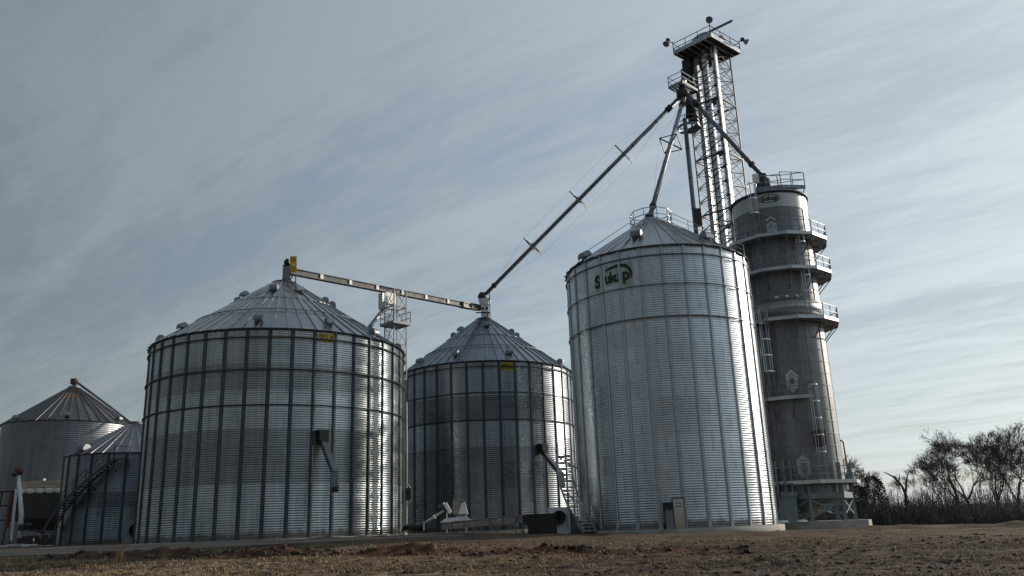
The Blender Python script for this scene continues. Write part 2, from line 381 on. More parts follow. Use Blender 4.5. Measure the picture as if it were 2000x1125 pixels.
# turned-up spoil: dark and reddish along the windrow, dark grey-brown over the cloddy right
rdy = MATH(nt, 'ADD', sp.outputs[1], MATH(nt, 'SUBTRACT', MATH(nt, 'MULTIPLY', sp.outputs[0], .17), 36.2))
rdy = MATH(nt, 'ADD', rdy, MATH(nt, 'MULTIPLY', MATH(nt, 'SUBTRACT', nB, .5), 3.2))
rm = MATH(nt, 'MULTIPLY', MAPR(nt, MATH(nt, 'ABSOLUTE', rdy), .7, 1.5, 1, 0), MATH(nt, 'MULTIPLY', MAPR(nt, sp.outputs[0], -25., -19.), MAPR(nt, sp.outputs[0], 13., 7.)))
spoil = MIX(nt, MAPR(nt, nA, .44, .58), (.024, .014, .010), (.10, .042, .024))
col = MIX(nt, MATH(nt, 'MULTIPLY', rm, .92), col, spoil)
rz = MATH(nt, 'MULTIPLY', MAPR(nt, MATH(nt, 'ADD', sp.outputs[0], MATH(nt, 'MULTIPLY', MATH(nt, 'SUBTRACT', nL, .5), 16.)), 2., 8.), MAPR(nt, wob, 38.5, 35.))
col = MIX(nt, MATH(nt, 'MULTIPLY', rz, .72), col, MIX(nt, MAPR(nt, MATH(nt, 'ADD', MATH(nt, 'MULTIPLY', nB, .6), MATH(nt, 'MULTIPLY', nS, .4)), .42, .60), (.014, .011, .010), (.125, .098, .075)))
yard = MATH(nt, 'MULTIPLY', MAPR(nt, wob, 37., 42.), MAPR(nt, sp.outputs[1], 85., 70.))
grav = MIX(nt, MAPR(nt, nS, .3, .7), (.06, .043, .031), (.165, .118, .084)); grav = MIX(nt, 1., grav, MAPR(nt, nC, .3, .7, .75, 1.2), 'MULTIPLY')
damp = MAPR(nt, nL, .52, .64)
grav = MIX(nt, MATH(nt, 'MULTIPLY', damp, .7), grav, (.042, .033, .028))
col = MIX(nt, MATH(nt, 'MULTIPLY', yard, .85), col, grav)
far = MAPR(nt, sp.outputs[1], 62., 90.)
col = MIX(nt, MATH(nt, 'MULTIPLY', far, .8), col, MIX(nt, MAPR(nt, nS, .3, .7), (.09, .072, .053), (.16, .135, .10)))
L(nt, col, b.inputs['Base Color']); b.inputs['Roughness'].default_value = .95; b.inputs['Specular IOR Level'].default_value = .15
bn = N(nt, 'ShaderNodeBump'); bn.inputs['Strength'].default_value = .9; bn.inputs['Distance'].default_value = .12
L(nt, MATH(nt, 'ADD', nB, MATH(nt, 'MULTIPLY', nC, .6)), bn.inputs['Height']); L(nt, bn.outputs[0], b.inputs['Normal'])
M['soil'] = m
tag(g.build('ground', m), kind='structure')

# gravel lane in front of the left bins
m, nt, b = mat('gravel_lane')
tc = N(nt, 'ShaderNodeTexCoord'); P = tc.outputs['Object']
n1 = NOISE(nt, MAPPING(nt, P, (.25, 1.4, 1)), 1., 6, .6); n2 = NOISE(nt, P, 14., 4, .7)
c = MIX(nt, MAPR(nt, n1, .35, .65), (.115, .094, .072), (.21, .178, .14)); c = MIX(nt, 1., c, MAPR(nt, n2, .3, .7, .75, 1.2), 'MULTIPLY')
L(nt, c, b.inputs['Base Color']); b.inputs['Roughness'].default_value = .95
bn = N(nt, 'ShaderNodeBump'); bn.inputs['Strength'].default_value = .5; bn.inputs['Distance'].default_value = .03
L(nt, n2, bn.inputs['Height']); L(nt, bn.outputs[0], b.inputs['Normal'])
rd = MB(); xs = [-120+i*.8 for i in range(int(118/.8))]; ws = [-1, -.6, -.2, .2, .6, 1]
vs = []
for x in xs:
    for w in ws:
        ww = road_w(x)+.35*noise.noise(Vector((x*.4, w*3, 0)))
        y = road_c(x)+w*ww; vs.append((x, y, ground_h(x, y)+.03-.05*abs(w)**4))
k = len(ws)
rd.add(vs, [(i*k+j, (i+1)*k+j, (i+1)*k+j+1, i*k+j+1) for i in range(len(xs)-1) for j in range(k-1)], True)
tag(rd.build('gravel_lane', m), kind='structure')

# loose clods and dry stubble: nobody could count them
def scatter_ok(x, y):
    return not (x < 2 and abs(y-road_c(x)) < road_w(x)+.3)
cl = MB()
ico = [Vector(v).normalized() for v in ((0,0,1),(.9,0,.45),(.28,.85,.45),(-.72,.53,.45),(-.72,-.53,.45),(.28,-.85,.45),(.72,.53,-.45),(-.28,.85,-.45),(-.9,0,-.45),(-.28,-.85,-.45),(.72,-.53,-.45),(0,0,-1))]
icf = [(0,1,2),(0,2,3),(0,3,4),(0,4,5),(0,5,1),(1,6,2),(2,7,3),(3,8,4),(4,9,5),(5,10,1),(6,7,2),(7,8,3),(8,9,4),(9,10,5),(10,6,1),(11,7,6),(11,8,7),(11,9,8),(11,10,9),(11,6,10)]
cnt = 0
while cnt < 4600:
    y = 23+19*random.random()**1.1; x = random.uniform(-.66*y-1, .66*y+1)
    if not scatter_ok(x, y): continue
    dens = noise.noise(Vector((x*.14, y*.6, 20)))+.2*(x > 2)-.15*(x < -12)
    if -22 < x < 9 and abs(y-ridge1(x)) < 1.3: dens += .7
    if dens < random.uniform(-.3, .6): continue
    s = .015+.07*random.random()**3.5; onr = -22 < x < 9 and abs(y-ridge1(x)) < 1.3
    if onr: s *= 1.9
    z = ground_h(x, y)
    a = random.random()*6.28; ca, sa = math.cos(a), math.sin(a)
    st = random.uniform(.9, 1.9)
    q = [Vector((v.x*st*random.uniform(.7, 1.3), v.y*random.uniform(.7, 1.3), v.z*random.uniform(.5, .9)))*s for v in ico]
    cl.add([(x+v.x*ca-v.y*sa, y+v.x*sa+v.y*ca, z+v.z+s*.15) for v in q], icf, False); cnt += 1
M['clod'] = plain('turned_soil', (.05, .031, .023), .95, 0, .5, 1.1, .5)
tag(cl.build('soil_clods', M['clod']), kind='stuff')
gr = MB(); cnt = 0
while cnt < 21000:
    y = 23+19*random.random()**1.1; x = random.uniform(-.66*y-1, .64*y+1)
    if not scatter_ok(x, y): continue
    dens = noise.noise(Vector((x*.22, y*.45, 40)))-.006*(x+4)-(.5 if -22 < x < 9 and abs(y-ridge1(x)) < 1.1 else 0)
    if dens < random.uniform(-.35, .55): continue
    z = ground_h(x, y); n = random.randint(1, 3)
    for _ in range(n):
        a = random.random()*6.28; h = random.uniform(.03, .11)*(1.8 if random.random() < .05 else 1); lean = random.uniform(.2, 1.6)
        d = Vector((math.cos(a), math.sin(a), 0)); t = Vector((-d.y, d.x, 0))*random.uniform(.006, .013)
        p = Vector((x+random.uniform(-.12, .12), y+random.uniform(-.12, .12), z-.01)); q = p+d*h*lean*.5+Vector((0, 0, h*.7)); e = p+d*h*lean+Vector((0, 0, h))
        gr.add([p-t, p+t, q+t*.7, q-t*.7, e], [(0, 1, 2, 3), (3, 2, 4)], False)
    cnt += 1
random.seed(77)
def clump(x, y, n, hmax, sp):
    z = ground_h(x, y)
    for _ in range(n):
        a = random.random()*6.28; h = hmax*random.uniform(.4, 1.); lean = random.uniform(.2, 1.3)
        d = Vector((math.cos(a), math.sin(a), 0)); t = Vector((-d.y, d.x, 0))*random.uniform(.006, .014)
        p = Vector((x+random.gauss(0, sp), y+random.gauss(0, sp), z-.02)); q = p+d*h*lean*.4+Vector((0, 0, h*.7)); e = p+d*h*lean+Vector((0, 0, h*.9))
        gr.add([p-t, p+t, q+t*.7, q-t*.7, e], [(0, 1, 2, 3), (3, 2, 4)], False)
cnt = 0
while cnt < 900:
    y = 23+17*random.random(); x = random.uniform(-.66*y-1, .64*y+1)
    if not scatter_ok(x, y) or noise.noise(Vector((x*.15, y*.4, 60))) < random.uniform(-.25, .5)+(.15 if x > 3 else -.1): continue
    clump(x, y, random.randint(8, 18), random.uniform(.08, .24), .12); cnt += 1
for bx_, by_, br_ in ((-17.64, 61.76, 9.55), (10.45, 57.85, 6.98), (22.05, 66.25, 4.75), (-2.9, 79.97, 8.6)):   # weeds along the footings
    for _ in range(70):
        a = R_(-90)+random.uniform(-1.4, 1.4); r_ = br_+abs(random.gauss(0, .12))
        if random.random() < .5+noise.noise(Vector((a*5, br_, 0))): clump(bx_+r_*math.cos(a), by_+r_*math.sin(a), random.randint(4, 10), random.uniform(.08, .28), .08)
m, nt, b = mat('dry_straw')
geo = N(nt, 'ShaderNodeTexCoord'); n1 = NOISE(nt, geo.outputs['Object'], 1.7, 4, .6)
L(nt, MIX(nt, MAPR(nt, n1, .3, .7), (.15, .11, .062), (.42, .32, .19)), b.inputs['Base Color']); b.inputs['Roughness'].default_value = .8
M['straw'] = m
tag(gr.build('dry_grass', m), kind='stuff')
# the few taller tufts of dead grass that stand out
for (px, py, hh, nb, lab) in ((232, 1094, .95, 40, 'tall pale tuft of dead grass beside the gravel lane'), (318, 1100, .55, 26, 'short pale tuft of dead grass right of the tall tuft'), (566, 1050, .35, 12, 'thin tuft of dead grass on the lane edge below the widest bin'), (1310, 1100, .45, 12, 'lone pale weed stalks standing in the dark ploughed soil')):
    d = ray(px, py+8); lo = 20.
    while (CAM+d*(lo/d.y)).z > smooth_h(d.x*lo/d.y, lo) and lo < 47: lo += .1
    p0 = CAM+d*(lo/d.y); p0.z = ground_h(p0.x, p0.y)
    t_ = MB()
    for _ in range(nb):
        a = random.random()*6.28; h = hh*random.uniform(.5, 1.1); dr = Vector((math.cos(a)*random.uniform(.05, .45)+.12, math.sin(a)*.3, 0))
        pts = [p0+Vector((random.uniform(-.15, .15), random.uniform(-.15, .15), -.02)),]
        pts += [pts[0]+dr*h*.25+Vector((0, 0, h*.6)), pts[0]+dr*h+Vector((0, 0, h))]
        t_.tube(pts, [.012, .009, .003], 3, False)
    tag(t_.build('dry_grass_tuft', M['straw']), lab, 'grass tuft', 'tufts of dead grass in the foreground')
#PART2
# ------------------------------------------------------------------ grain bins
def corr_wall(r, h, nseg, per, amp, z0=0., sub=6):
    mb = MB(); rows = int(h/per*sub); vs = []
    cs = [(math.cos(2*math.pi*k/nseg), math.sin(2*math.pi*k/nseg)) for k in range(nseg)]
    for i in range(rows+1):
        z = h*i/rows; rr = r+amp*math.sin(2*math.pi*z/per)
        vs += [(rr*c, rr*s, z0+z) for c, s in cs]
    fs = [(i*nseg+k, i*nseg+(k+1) % nseg, (i+1)*nseg+(k+1) % nseg, (i+1)*nseg+k) for i in range(rows) for k in range(nseg)]
    return mb.add(vs, fs, True)
def hat_bar(r, h, wt, wb, d, z0=0.):           # a stiffener: hat section standing off the wall at angle 0
    mb = MB(); prof = [(r+.015, -wb/2-.04), (r+.03, -wb/2-.04), (r+.03, -wb/2), (r+d, -wt/2), (r+d, wt/2), (r+.03, wb/2), (r+.03, wb/2+.04), (r+.015, wb/2+.04)]
    n = len(prof); vs = [(x, y, z0) for x, y in prof]+[(x, y, z0+h) for x, y in prof]
    mb.add(vs, [(i, i+1, n+i+1, n+i) for i in range(n-1)]+[list(range(n))[::-1], [n+i for i in range(n)]])
    # lap joints with their bolts every couple of rings
    z = 2.2
    while z < h-.5:
        mb.box((r+d+.004, 0, z0+z), (.012, wt*.9, .45)); z += 2.24
    mb.box((r+d*.6, 0, z0+.06), (d*1.3, wb*1.3, .12))
    return mb
def ring_tube(r, z, t, n=96):
    mb = MB(); vs = []; fs = []
    for k in range(n):
        a = 2*math.pi*k/n
        for j in range(6):
            b = 2*math.pi*j/6; rr = r+t*math.cos(b); vs.append((rr*math.cos(a), rr*math.sin(a), z+t*math.sin(b)))
    for k in range(n):
        for j in range(6): fs.append((k*6+j, ((k+1) % n)*6+j, ((k+1) % n)*6+(j+1) % 6, k*6+(j+1) % 6))
    return mb.add(vs, fs, True)
def rib_cone(mb, R0, z0, R1, z1, n, rh, rw, a_off=0.):
    """flat roof panels with a raised rib along every joint"""
    sl = Vector((R1-R0, z1-z0)); L_ = sl.length; nrm = Vector((z1-z0, R0-R1))/L_
    for k in range(n):
        a, b = a_off+2*math.pi*k/n, a_off+2*math.pi*(k+1)/n
        p = []
        for t in (0, .5, 1):
            r_, z_ = R0+(R1-R0)*t, z0+(z1-z0)*t
            p += [(r_*math.cos(a), r_*math.sin(a), z_), (r_*math.cos(b), r_*math.sin(b), z_)]
        mb.add(p, [(0, 1, 3, 2), (2, 3, 5, 4)])
        ca, sa = math.cos(a), math.sin(a)
        vs = []
        for r_, z_, k_ in ((R0+.03, z0-.02, 1.), (R1, z1, .75)):
            for off, hh in ((-rw/2, 0), (-rw*.3, rh*k_), (rw*.3, rh*k_), (rw/2, 0)):
                rr, zz_ = r_+nrm.x*hh, z_+nrm.y*hh
                vs.append((rr*ca-off*sa, rr*sa+off*ca, zz_))
        mb.add(vs, [(0, 1, 5, 4), (1, 2, 6, 5), (2, 3, 7, 6), (0, 3, 2, 1)])
    return mb
def vent_mesh(w, r):                          # half-round hood on a neck, opening down the slope (local +X is outwards)
    mb = MB(); n = 10; prof = [(r*math.cos(math.pi*k/n), r*math.sin(math.pi*k/n)) for k in range(n+1)]
    vs = [(x, -w/2, z+.16) for x, z in prof]+[(x, w/2, z+.16) for x, z in prof]; m_ = n+1
    mb.add(vs, [(k, k+1, m_+k+1, m_+k) for k in range(n)], True)
    mb.add([(x, y, z) for x, y, z in vs], [list(range(m_)), [m_+k for k in range(m_)][::-1]])
    mb.box((-.10, 0, .02), (r*1.15, w*.86, .32))
    mb.box((r*.98, 0, .13), (.03, w*1.04, .06))
    return mb
class Bin: pass
def grain_bin(X, Y, r, base, eave, cap_r, cap_z, label, nst, rings, nroof, tiers, per, amp, wallm, roofm, stiffm, st, phase, ring_t=.045, sub=6, cap=True, nseg=None):
    B = Bin(); B.X, B.Y, B.r, B.base, B.eave, B.capr, B.capz = X, Y, r, base, eave, cap_r, cap_z
    B.o = empty('grain_bin', (X, Y, base), label, 'grain bin'); o = B.o; h = eave-base; B.h = h
    B.wall = corr_wall(r, h, nseg or max(96, nst*4), per, amp, 0, sub).build('wall', wallm, o, True)
    if nst:
        s0 = hat_bar(r, h-.03, *st).build('stiffener', stiffm, o, True); s0.rotation_euler.z = phase
        for k in range(1, nst):
            s = dup(s0, o); s.rotation_euler.z = phase+2*math.pi*k/nst
    for z in rings:
        ring_tube(r+(st[2]+.03 if nst else .03), z-base, ring_t).build('wind_ring', M['stiff_dark'] if stiffm is not M['stiff_new'] else M['pipe'], o, True)
    # roof: overhanging eave, one or two tiers of ribbed panels, seams
    ov = .16; slope = (cap_z-eave)/(r-cap_r); B.slope = slope
    mb = MB(); zr = lambda rr: h+(r-rr)*slope
    br = [r+ov]+[r*t for t in tiers]+[cap_r]
    nn = nroof
    for i in range(len(br)-1):
        lift = .05*i
        rib_cone(mb, br[i], zr(br[i])+lift+.03, br[i+1], zr(br[i+1])+lift+.03, nn, .085, .11)
        if i < len(br)-2:                     # closed step under the upper tier
            mb.lathe([(br[i+1], zr(br[i+1])-.02), (br[i+1]+.01, zr(br[i+1])+lift+.09)], 96); nn = nn//2
    B.roof = mb.build('roof', roofm, o, True)
    ev = MB().lathe([(r+.01, h-.10), (r+ov-.04, h-.05), (r+ov-.04, h+.0), (r+.01, h+.02)], 128); ev.build('eave_flashing', M['dark_steel'], o, True)
    if cap:
        c = MB().lathe([(cap_r+.10, zr(cap_r)-.06), (cap_r+.12, zr(cap_r)+.14), (cap_r*.6, zr(cap_r)+.26), (.001, zr(cap_r)+.30)], 32)
        c.build('roof_cap', stiffm, o, True)
    B.zr = lambda rr: base+zr(rr)+.05
    return B
def front(B): 
    d = Vector((B[0], B[1])); n = d.normalized(); return (B[0]-n.x*B[2], B[1]-n.y*B[2])
def ring_z(X, Y, r, pys): 
    fx, fy = front((X, Y, r)); return [zat(fx, fy, p) for p in pys]
def cone_angle(B, rr, px, py, back=False):    # where on the cone (at radius rr) a measured point sits
    best = None
    for k in range(1440):
        a = 2*math.pi*k/1440; p = (B.X+rr*math.cos(a), B.Y+rr*math.sin(a), B.zr(rr)+.2); q = pix(p)
        e = (q[0]-px)**2+.35*(q[1]-py)**2
        if best is None or e < best[0]: best = (e, a)
    return best[1]
def wall_angle(B, rr, z, px):                 # angle on the visible side of the wall under a measured column
    d = math.atan2(-B.Y, -B.X); best = None
    for k in range(-900, 901):
        a = d+k*math.pi/2/900; q = pix((B.X+rr*math.cos(a), B.Y+rr*math.sin(a), z)); e = abs(q[0]-px)
        if best is None or e < best[0]: best = (e, a)
    return best[1]
def vents(B, items, w=.56, r=.30, matn='galv_old'):
    v0 = None
    for px, py, f in items:
        rr = B.r*f; a = cone_angle(B, rr, px, py)
        if v0 is None: v = v0 = vent_mesh(w, r).build('roof_vent', M[matn], B.o, True)
        else: v = dup(v0, B.o)
        v.location = (rr*math.cos(a), rr*math.sin(a), B.zr(rr)-B.base+.0)
        v.rotation_euler = (0, math.atan(B.slope)*.55, a)
def polar(B, rr, a, z): return Vector((B.X+rr*math.cos(a), B.Y+rr*math.sin(a), z))

# text as flat outlines (u, v) -> later wrapped on a wall
def glyphs(txt, size, bold=0.):
    cu = bpy.data.curves.new('t', 'FONT'); cu.body = txt; cu.size = size; cu.offset = bold; cu.align_x = 'CENTER'; cu.fill_mode = 'FRONT'
    cu.resolution_u = 4
    o = bpy.data.objects.new('t', cu); COL.objects.link(o)
    bpy.context.view_layer.update()
    me = bpy.data.meshes.new_from_object(o.evaluated_get(bpy.context.evaluated_depsgraph_get()))
    vs = [(v.co.x, v.co.y) for v in me.vertices]; fs = [list(p.vertices) for p in me.polygons]
    bpy.data.objects.remove(o); bpy.data.curves.remove(cu); bpy.data.meshes.remove(me)
    return vs, fs
def wrap(mb, B, rr, a0, z0, vs, fs, th=.012):
    """outline in metres (u to the viewer's right, v up) wrapped on a cylinder"""
    n = len(vs); out = []
    for t in (0, th):
        for u, v in vs:
            a = a0+u/rr; out.append(polar(B, rr+t, a, z0+v))
    mb.add(out, [[i+n for i in f] for f in fs])
    return mb
def ellipse_plate(mb, B, rr, a0, z0, w, h, n=40, ex=2.6, inner=None):
    pts = []
    for k in range(n):
        t = 2*math.pi*k/n; c, s = math.cos(t), math.sin(t)
        pts.append((w/2*math.copysign(abs(c)**(2/ex), c), h/2*math.copysign(abs(s)**(2/ex), s)))
    if inner is None:
        vs = [(0, 0)]+pts; fs = [(0, 1+k, 1+(k+1) % n) for k in range(n)]
    else:
        vs = pts+[(u*inner[0], v*inner[1]) for u, v in pts]; fs = [(k, (k+1) % n, n+(k+1) % n, n+k) for k in range(n)]
    return wrap(mb, B, rr, a0, z0, vs, fs)

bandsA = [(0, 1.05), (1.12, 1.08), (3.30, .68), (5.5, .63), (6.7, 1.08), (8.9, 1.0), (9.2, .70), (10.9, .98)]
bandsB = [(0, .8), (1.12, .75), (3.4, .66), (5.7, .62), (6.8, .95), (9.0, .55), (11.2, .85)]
M['wallA'] = galv_wall('weathered_wall_sheets', (.43, .475, .495), .30, 20, bandsA)
M['wallB'] = galv_wall('darker_wall_sheets', (.33, .375, .41), .30, 18, bandsB)
M['wallC'] = galv_wall('new_wall_sheets', (.61, .67, .715), .32, 14, None, 1.12, .12, .07)
M['wallD'] = galv_wall('old_wall_sheets', (.21, .22, .245), .4, 16, None, .81, .2, .08)
M['wallE'] = galv_wall('low_bin_wall_sheets', (.26, .30, .34), .32, 12, [(0, 1.0), (2.3, .95), (2.9, .6), (4.2, 1.0)])  # blue-grey sheets of the low bin, one row toned darker
M['roofA'] = galv_roof('weathered_roof_panels', (.36, .38, .39), .34, 60)
M['roofB'] = galv_roof('blueish_roof_panels', (.25, .28, .32), .33, 54)
M['roofC'] = galv_roof('new_roof_panels', (.38, .40, .415), .36, 42)
M['roofD'] = galv_roof('old_rusting_roof_panels', (.155, .158, .162), .48, 40, (R_(-64), .35, .9, 3.4))
M['roofE'] = galv_roof('old_roof_panels', (.22, .23, .25), .36, 36)
AX, AY, AR = -17.64, 61.76, 9.14
BX, BY, BR = -2.90, 79.97, 8.23
CX, CY, CR_ = 10.45, 57.85, 6.40
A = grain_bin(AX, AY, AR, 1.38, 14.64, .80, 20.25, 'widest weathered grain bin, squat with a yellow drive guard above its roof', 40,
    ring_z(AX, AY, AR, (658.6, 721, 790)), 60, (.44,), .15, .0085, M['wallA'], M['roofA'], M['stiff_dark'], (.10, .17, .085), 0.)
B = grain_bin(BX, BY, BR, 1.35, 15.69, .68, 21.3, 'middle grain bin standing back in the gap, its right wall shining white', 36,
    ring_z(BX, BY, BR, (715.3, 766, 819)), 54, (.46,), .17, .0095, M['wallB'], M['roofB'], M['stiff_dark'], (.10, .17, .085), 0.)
C = grain_bin(CX, CY, CR_, 1.16, 18.94, .66, 22.85, 'tall narrow bright new grain bin with a green logo and a railed roof peak', 28,
    ring_z(CX, CY, CR_, (498.5, 555.5, 619)), 42, (), .15, .0095, M['wallC'], M['roofC'], M['stiff_new'], (.11, .17, .085), 0.)
D = grain_bin(-55.3, 103.1, 7.3, 1.3, 15.35, .55, 20.25, 'old smooth walled grain bin farthest left with rust near its roof peak', 0, [], 40, (), .24, .012, M['wallD'], M['roofD'], M['galv_old'], (.1, .17, .08), 0., sub=4, nseg=128)
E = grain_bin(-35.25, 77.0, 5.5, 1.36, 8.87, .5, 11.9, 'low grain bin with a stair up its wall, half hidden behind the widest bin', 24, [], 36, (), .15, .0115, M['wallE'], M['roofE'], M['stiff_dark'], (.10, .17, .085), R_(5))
# turn the stiffeners so that they stand where the photo has them
def phase(Bn, nst, z, px):
    a = wall_angle(Bn, Bn.r+.09, z, px); step = 2*math.pi/nst; return a
for Bn, nst, z, px in ((A, 40, zat(AX+2, AY-AR, 700), 480+0.5), (B, 36, zat(BX, BY-BR, 740), 943), (C, 28, zat(CX, CY-CR_, 600), 1301.5)):
    a = phase(Bn, nst, z, px); k = 0
    for ch in Bn.o.children:
        if ch.name.startswith('stiffener'): ch.rotation_euler.z = a+2*math.pi*k/nst; k += 1
    Bn.ph = a
vents(A, [(310, 655, .93), (358, 638, .88), (504.6, 628, .90), (642.5, 632, .90), (729, 648, .93), (782, 676, .95)])
vents(A, [(466, 588, .36), (479, 579, .34), (536, 572, .30), (583, 574, .30), (637, 585, .34), (647, 597, .40)])
vents(B, [(820.5, 702.7, .90), (890.7, 694.7, .88), (994.7, 692, .88), (1094.7, 701.3, .92)])
vents(B, [(876, 656, .36), (901, 645, .30), (950.7, 641, .28), (984, 644, .28), (1004, 650.7, .32), (1009, 657, .38)])
vents(C, [(1143, 495, .95), (1244, 462, .72), (1378, 464, .80)], .72, .38, 'pipe')
vents(D, [(32, 816, .93), (132, 815, .92), (232, 817, .92)])
vents(E, [(165, 873, .93)], .8, .40, 'pipe')
# thin conduit ring lying round the roofs of the two linked bins
for Bn, f in ((A, .70), (B, .72)):
    ring_tube(Bn.r*f, Bn.zr(Bn.r*f)-Bn.base+.13, .035).build('roof_ring', M['galv_old'], Bn.o, True)

# signs on the walls
def oval_sign(Bn, px, z, w, h):
    a = wall_angle(Bn, Bn.r+.04, z, px)
    s = ellipse_plate(MB(), Bn, Bn.r+.03, a, z, w, h, 40, 3.2).build('oval_sign', M['sign_yellow'], Bn.o)
    mb = MB(); vs, fs = glyphs('SIOUX', .46, .006); k = .86*w/(max(v[0] for v in vs)-min(v[0] for v in vs))
    vs = [(u*k, (v-.16)*1.25) for u, v in vs]
    wrap(mb, Bn, Bn.r+.05, a, z, vs, fs).build('lettering', M['black'], s)
oval_sign(A, 638, zat(*front((AX, AY, AR)), 661-5.5), 1.25, .62)
oval_sign(B, 993, zat(*front((BX, BY, BR)), 716), 1.55, .72)
# green logo on the tall bin: letters stand between the stiffeners, a swoosh sweeps over them
zb = at(1186, 553, CY-CR_*.85).z
mb = MB(); rr = C.r+.03
for ch, px, size, dv, bold, sx in (('S', 1167.4, 1.14, -.16, .055, 1.0), ('u', 1186.4, 1.06, -.04, .035, .86), ('k', 1196.2, 1.0, -.04, .035, .86), ('u', 1205.0, 1.06, -.04, .035, .84), ('p', 1222.8, 1.10, -.02, .045, .95)):
    vs, fs = glyphs(ch, size, bold); a = wall_angle(C, rr, zb+.3, px)
    wrap(mb, C, rr, a, zb+dv+.16, [(u*sx, v) for u, v in vs], fs)
aL, aR = wall_angle(C, rr, zb+.9, 1181.5), wall_angle(C, rr, zb+.5, 1233.0)
wid = (aR-aL)*rr
# a flat sweep over the letters that hooks down round the last one
key = [(0, .98, .08), (.2, 1.10, .15), (.42, 1.17, .19), (.62, 1.17, .20), (.78, 1.10, .20), (.90, .94, .19), (.97, .70, .17), (1.0, .46, .14), (.985, .28, .09), (.95, .16, .02)]
pts = []
for (u, v, t), (u2, v2, t2) in zip(key, key[1:]):
    for j in range(3): q = j/3; pts.append((wid*(u+(u2-u)*q), v+(v2-v)*q, t+(t2-t)*q))
pts.append((wid*key[-1][0], key[-1][1], key[-1][2])); vs = []
for i, (u, v, t) in enumerate(pts):
    a_, b_ = pts[max(0, i-1)], pts[min(len(pts)-1, i+1)]; dx, dy = b_[0]-a_[0], b_[1]-a_[1]; l_ = math.hypot(dx, dy)
    vs += [(u-dy/l_*t/2, v+dx/l_*t/2), (u+dy/l_*t/2, v-dx/l_*t/2)]
wrap(mb, C, rr, aL, zb, vs, [(2*k, 2*k+1, 2*k+3, 2*k+2) for k in range(len(pts)-1)])
lg_ = mb.build('logo_lettering', M['logo_green'], C.o)
bk = MB(); z_ = zb
for u0, u1, v0, v1 in ((1162.5, 1174.0, -.25, .95), (1182.3, 1209.0, -.05, 1.32), (1218.0, 1235.5, -.35, 1.3)):
    a0, a1 = wall_angle(C, rr, zb+.4, u0), wall_angle(C, rr, zb+.4, u1); w_ = (a1-a0)*rr
    wrap(bk, C, C.r+.012, a0, zb, [(0, v0), (w_, v0), (w_, v1), (0, v1)], [(0, 1, 2, 3)], .008)
bk.build('logo_backing', plain('pale_decal_backing', (.43, .45, .39), .5, .1, .12, 3.), lg_)

# unload spouts hanging on the walls of the two linked bins
def unload_spout(Bn, top, bot, z_shift=0.):
    zt = at(top[0], top[1], Bn.Y-Bn.r*.95).z; a = wall_angle(Bn, Bn.r+.5, zt, top[0]); p = polar(Bn, Bn.r+.55, a, zt)
    out_ = Vector((math.cos(a), math.sin(a), 0)); tan = Vector((-out_.y, out_.x, 0))
    Mx = Matrix((tan, out_, Vector((0, 0, 1)))).transposed()
    e = at(bot[0], bot[1], p.y-2.2)
    sp_ = MB().bar(p+Vector((0, 0, -.2)), e, .35, .38).build('unload_spout', M['pipe'], Bn.o)
    hd = MB(); hd.box(polar(Bn, Bn.r+.34, a, zt+.2), (.62, .8, .62), Mx); hd.box(polar(Bn, Bn.r+.3, a, zt+.55), (.78, .6, .1), Mx); hd.box(polar(Bn, Bn.r+.62, a, zt-.18), (.5, .5, .3), Mx)
    hd.build('spout_hood', M['black'], sp_)
    bd = MB(); dn = (e-p).normalized(); bd.bar(e-dn*.1, e+Vector((0, 0, -.75))+dn*.12, .40, .43)
    bd.build('spout_end', M['pipe'], sp_)
    cu_ = MB().bar(e+dn*.1+Vector((0, 0, -.65)), e+dn*.12+Vector((0, 0, -1.0)), .36, .36); cu_.build('spout_sock', M['black'], sp_)
unload_spout(A, (631, 856), (655, 925)); unload_spout(B, (1062, 879), (1097, 928))

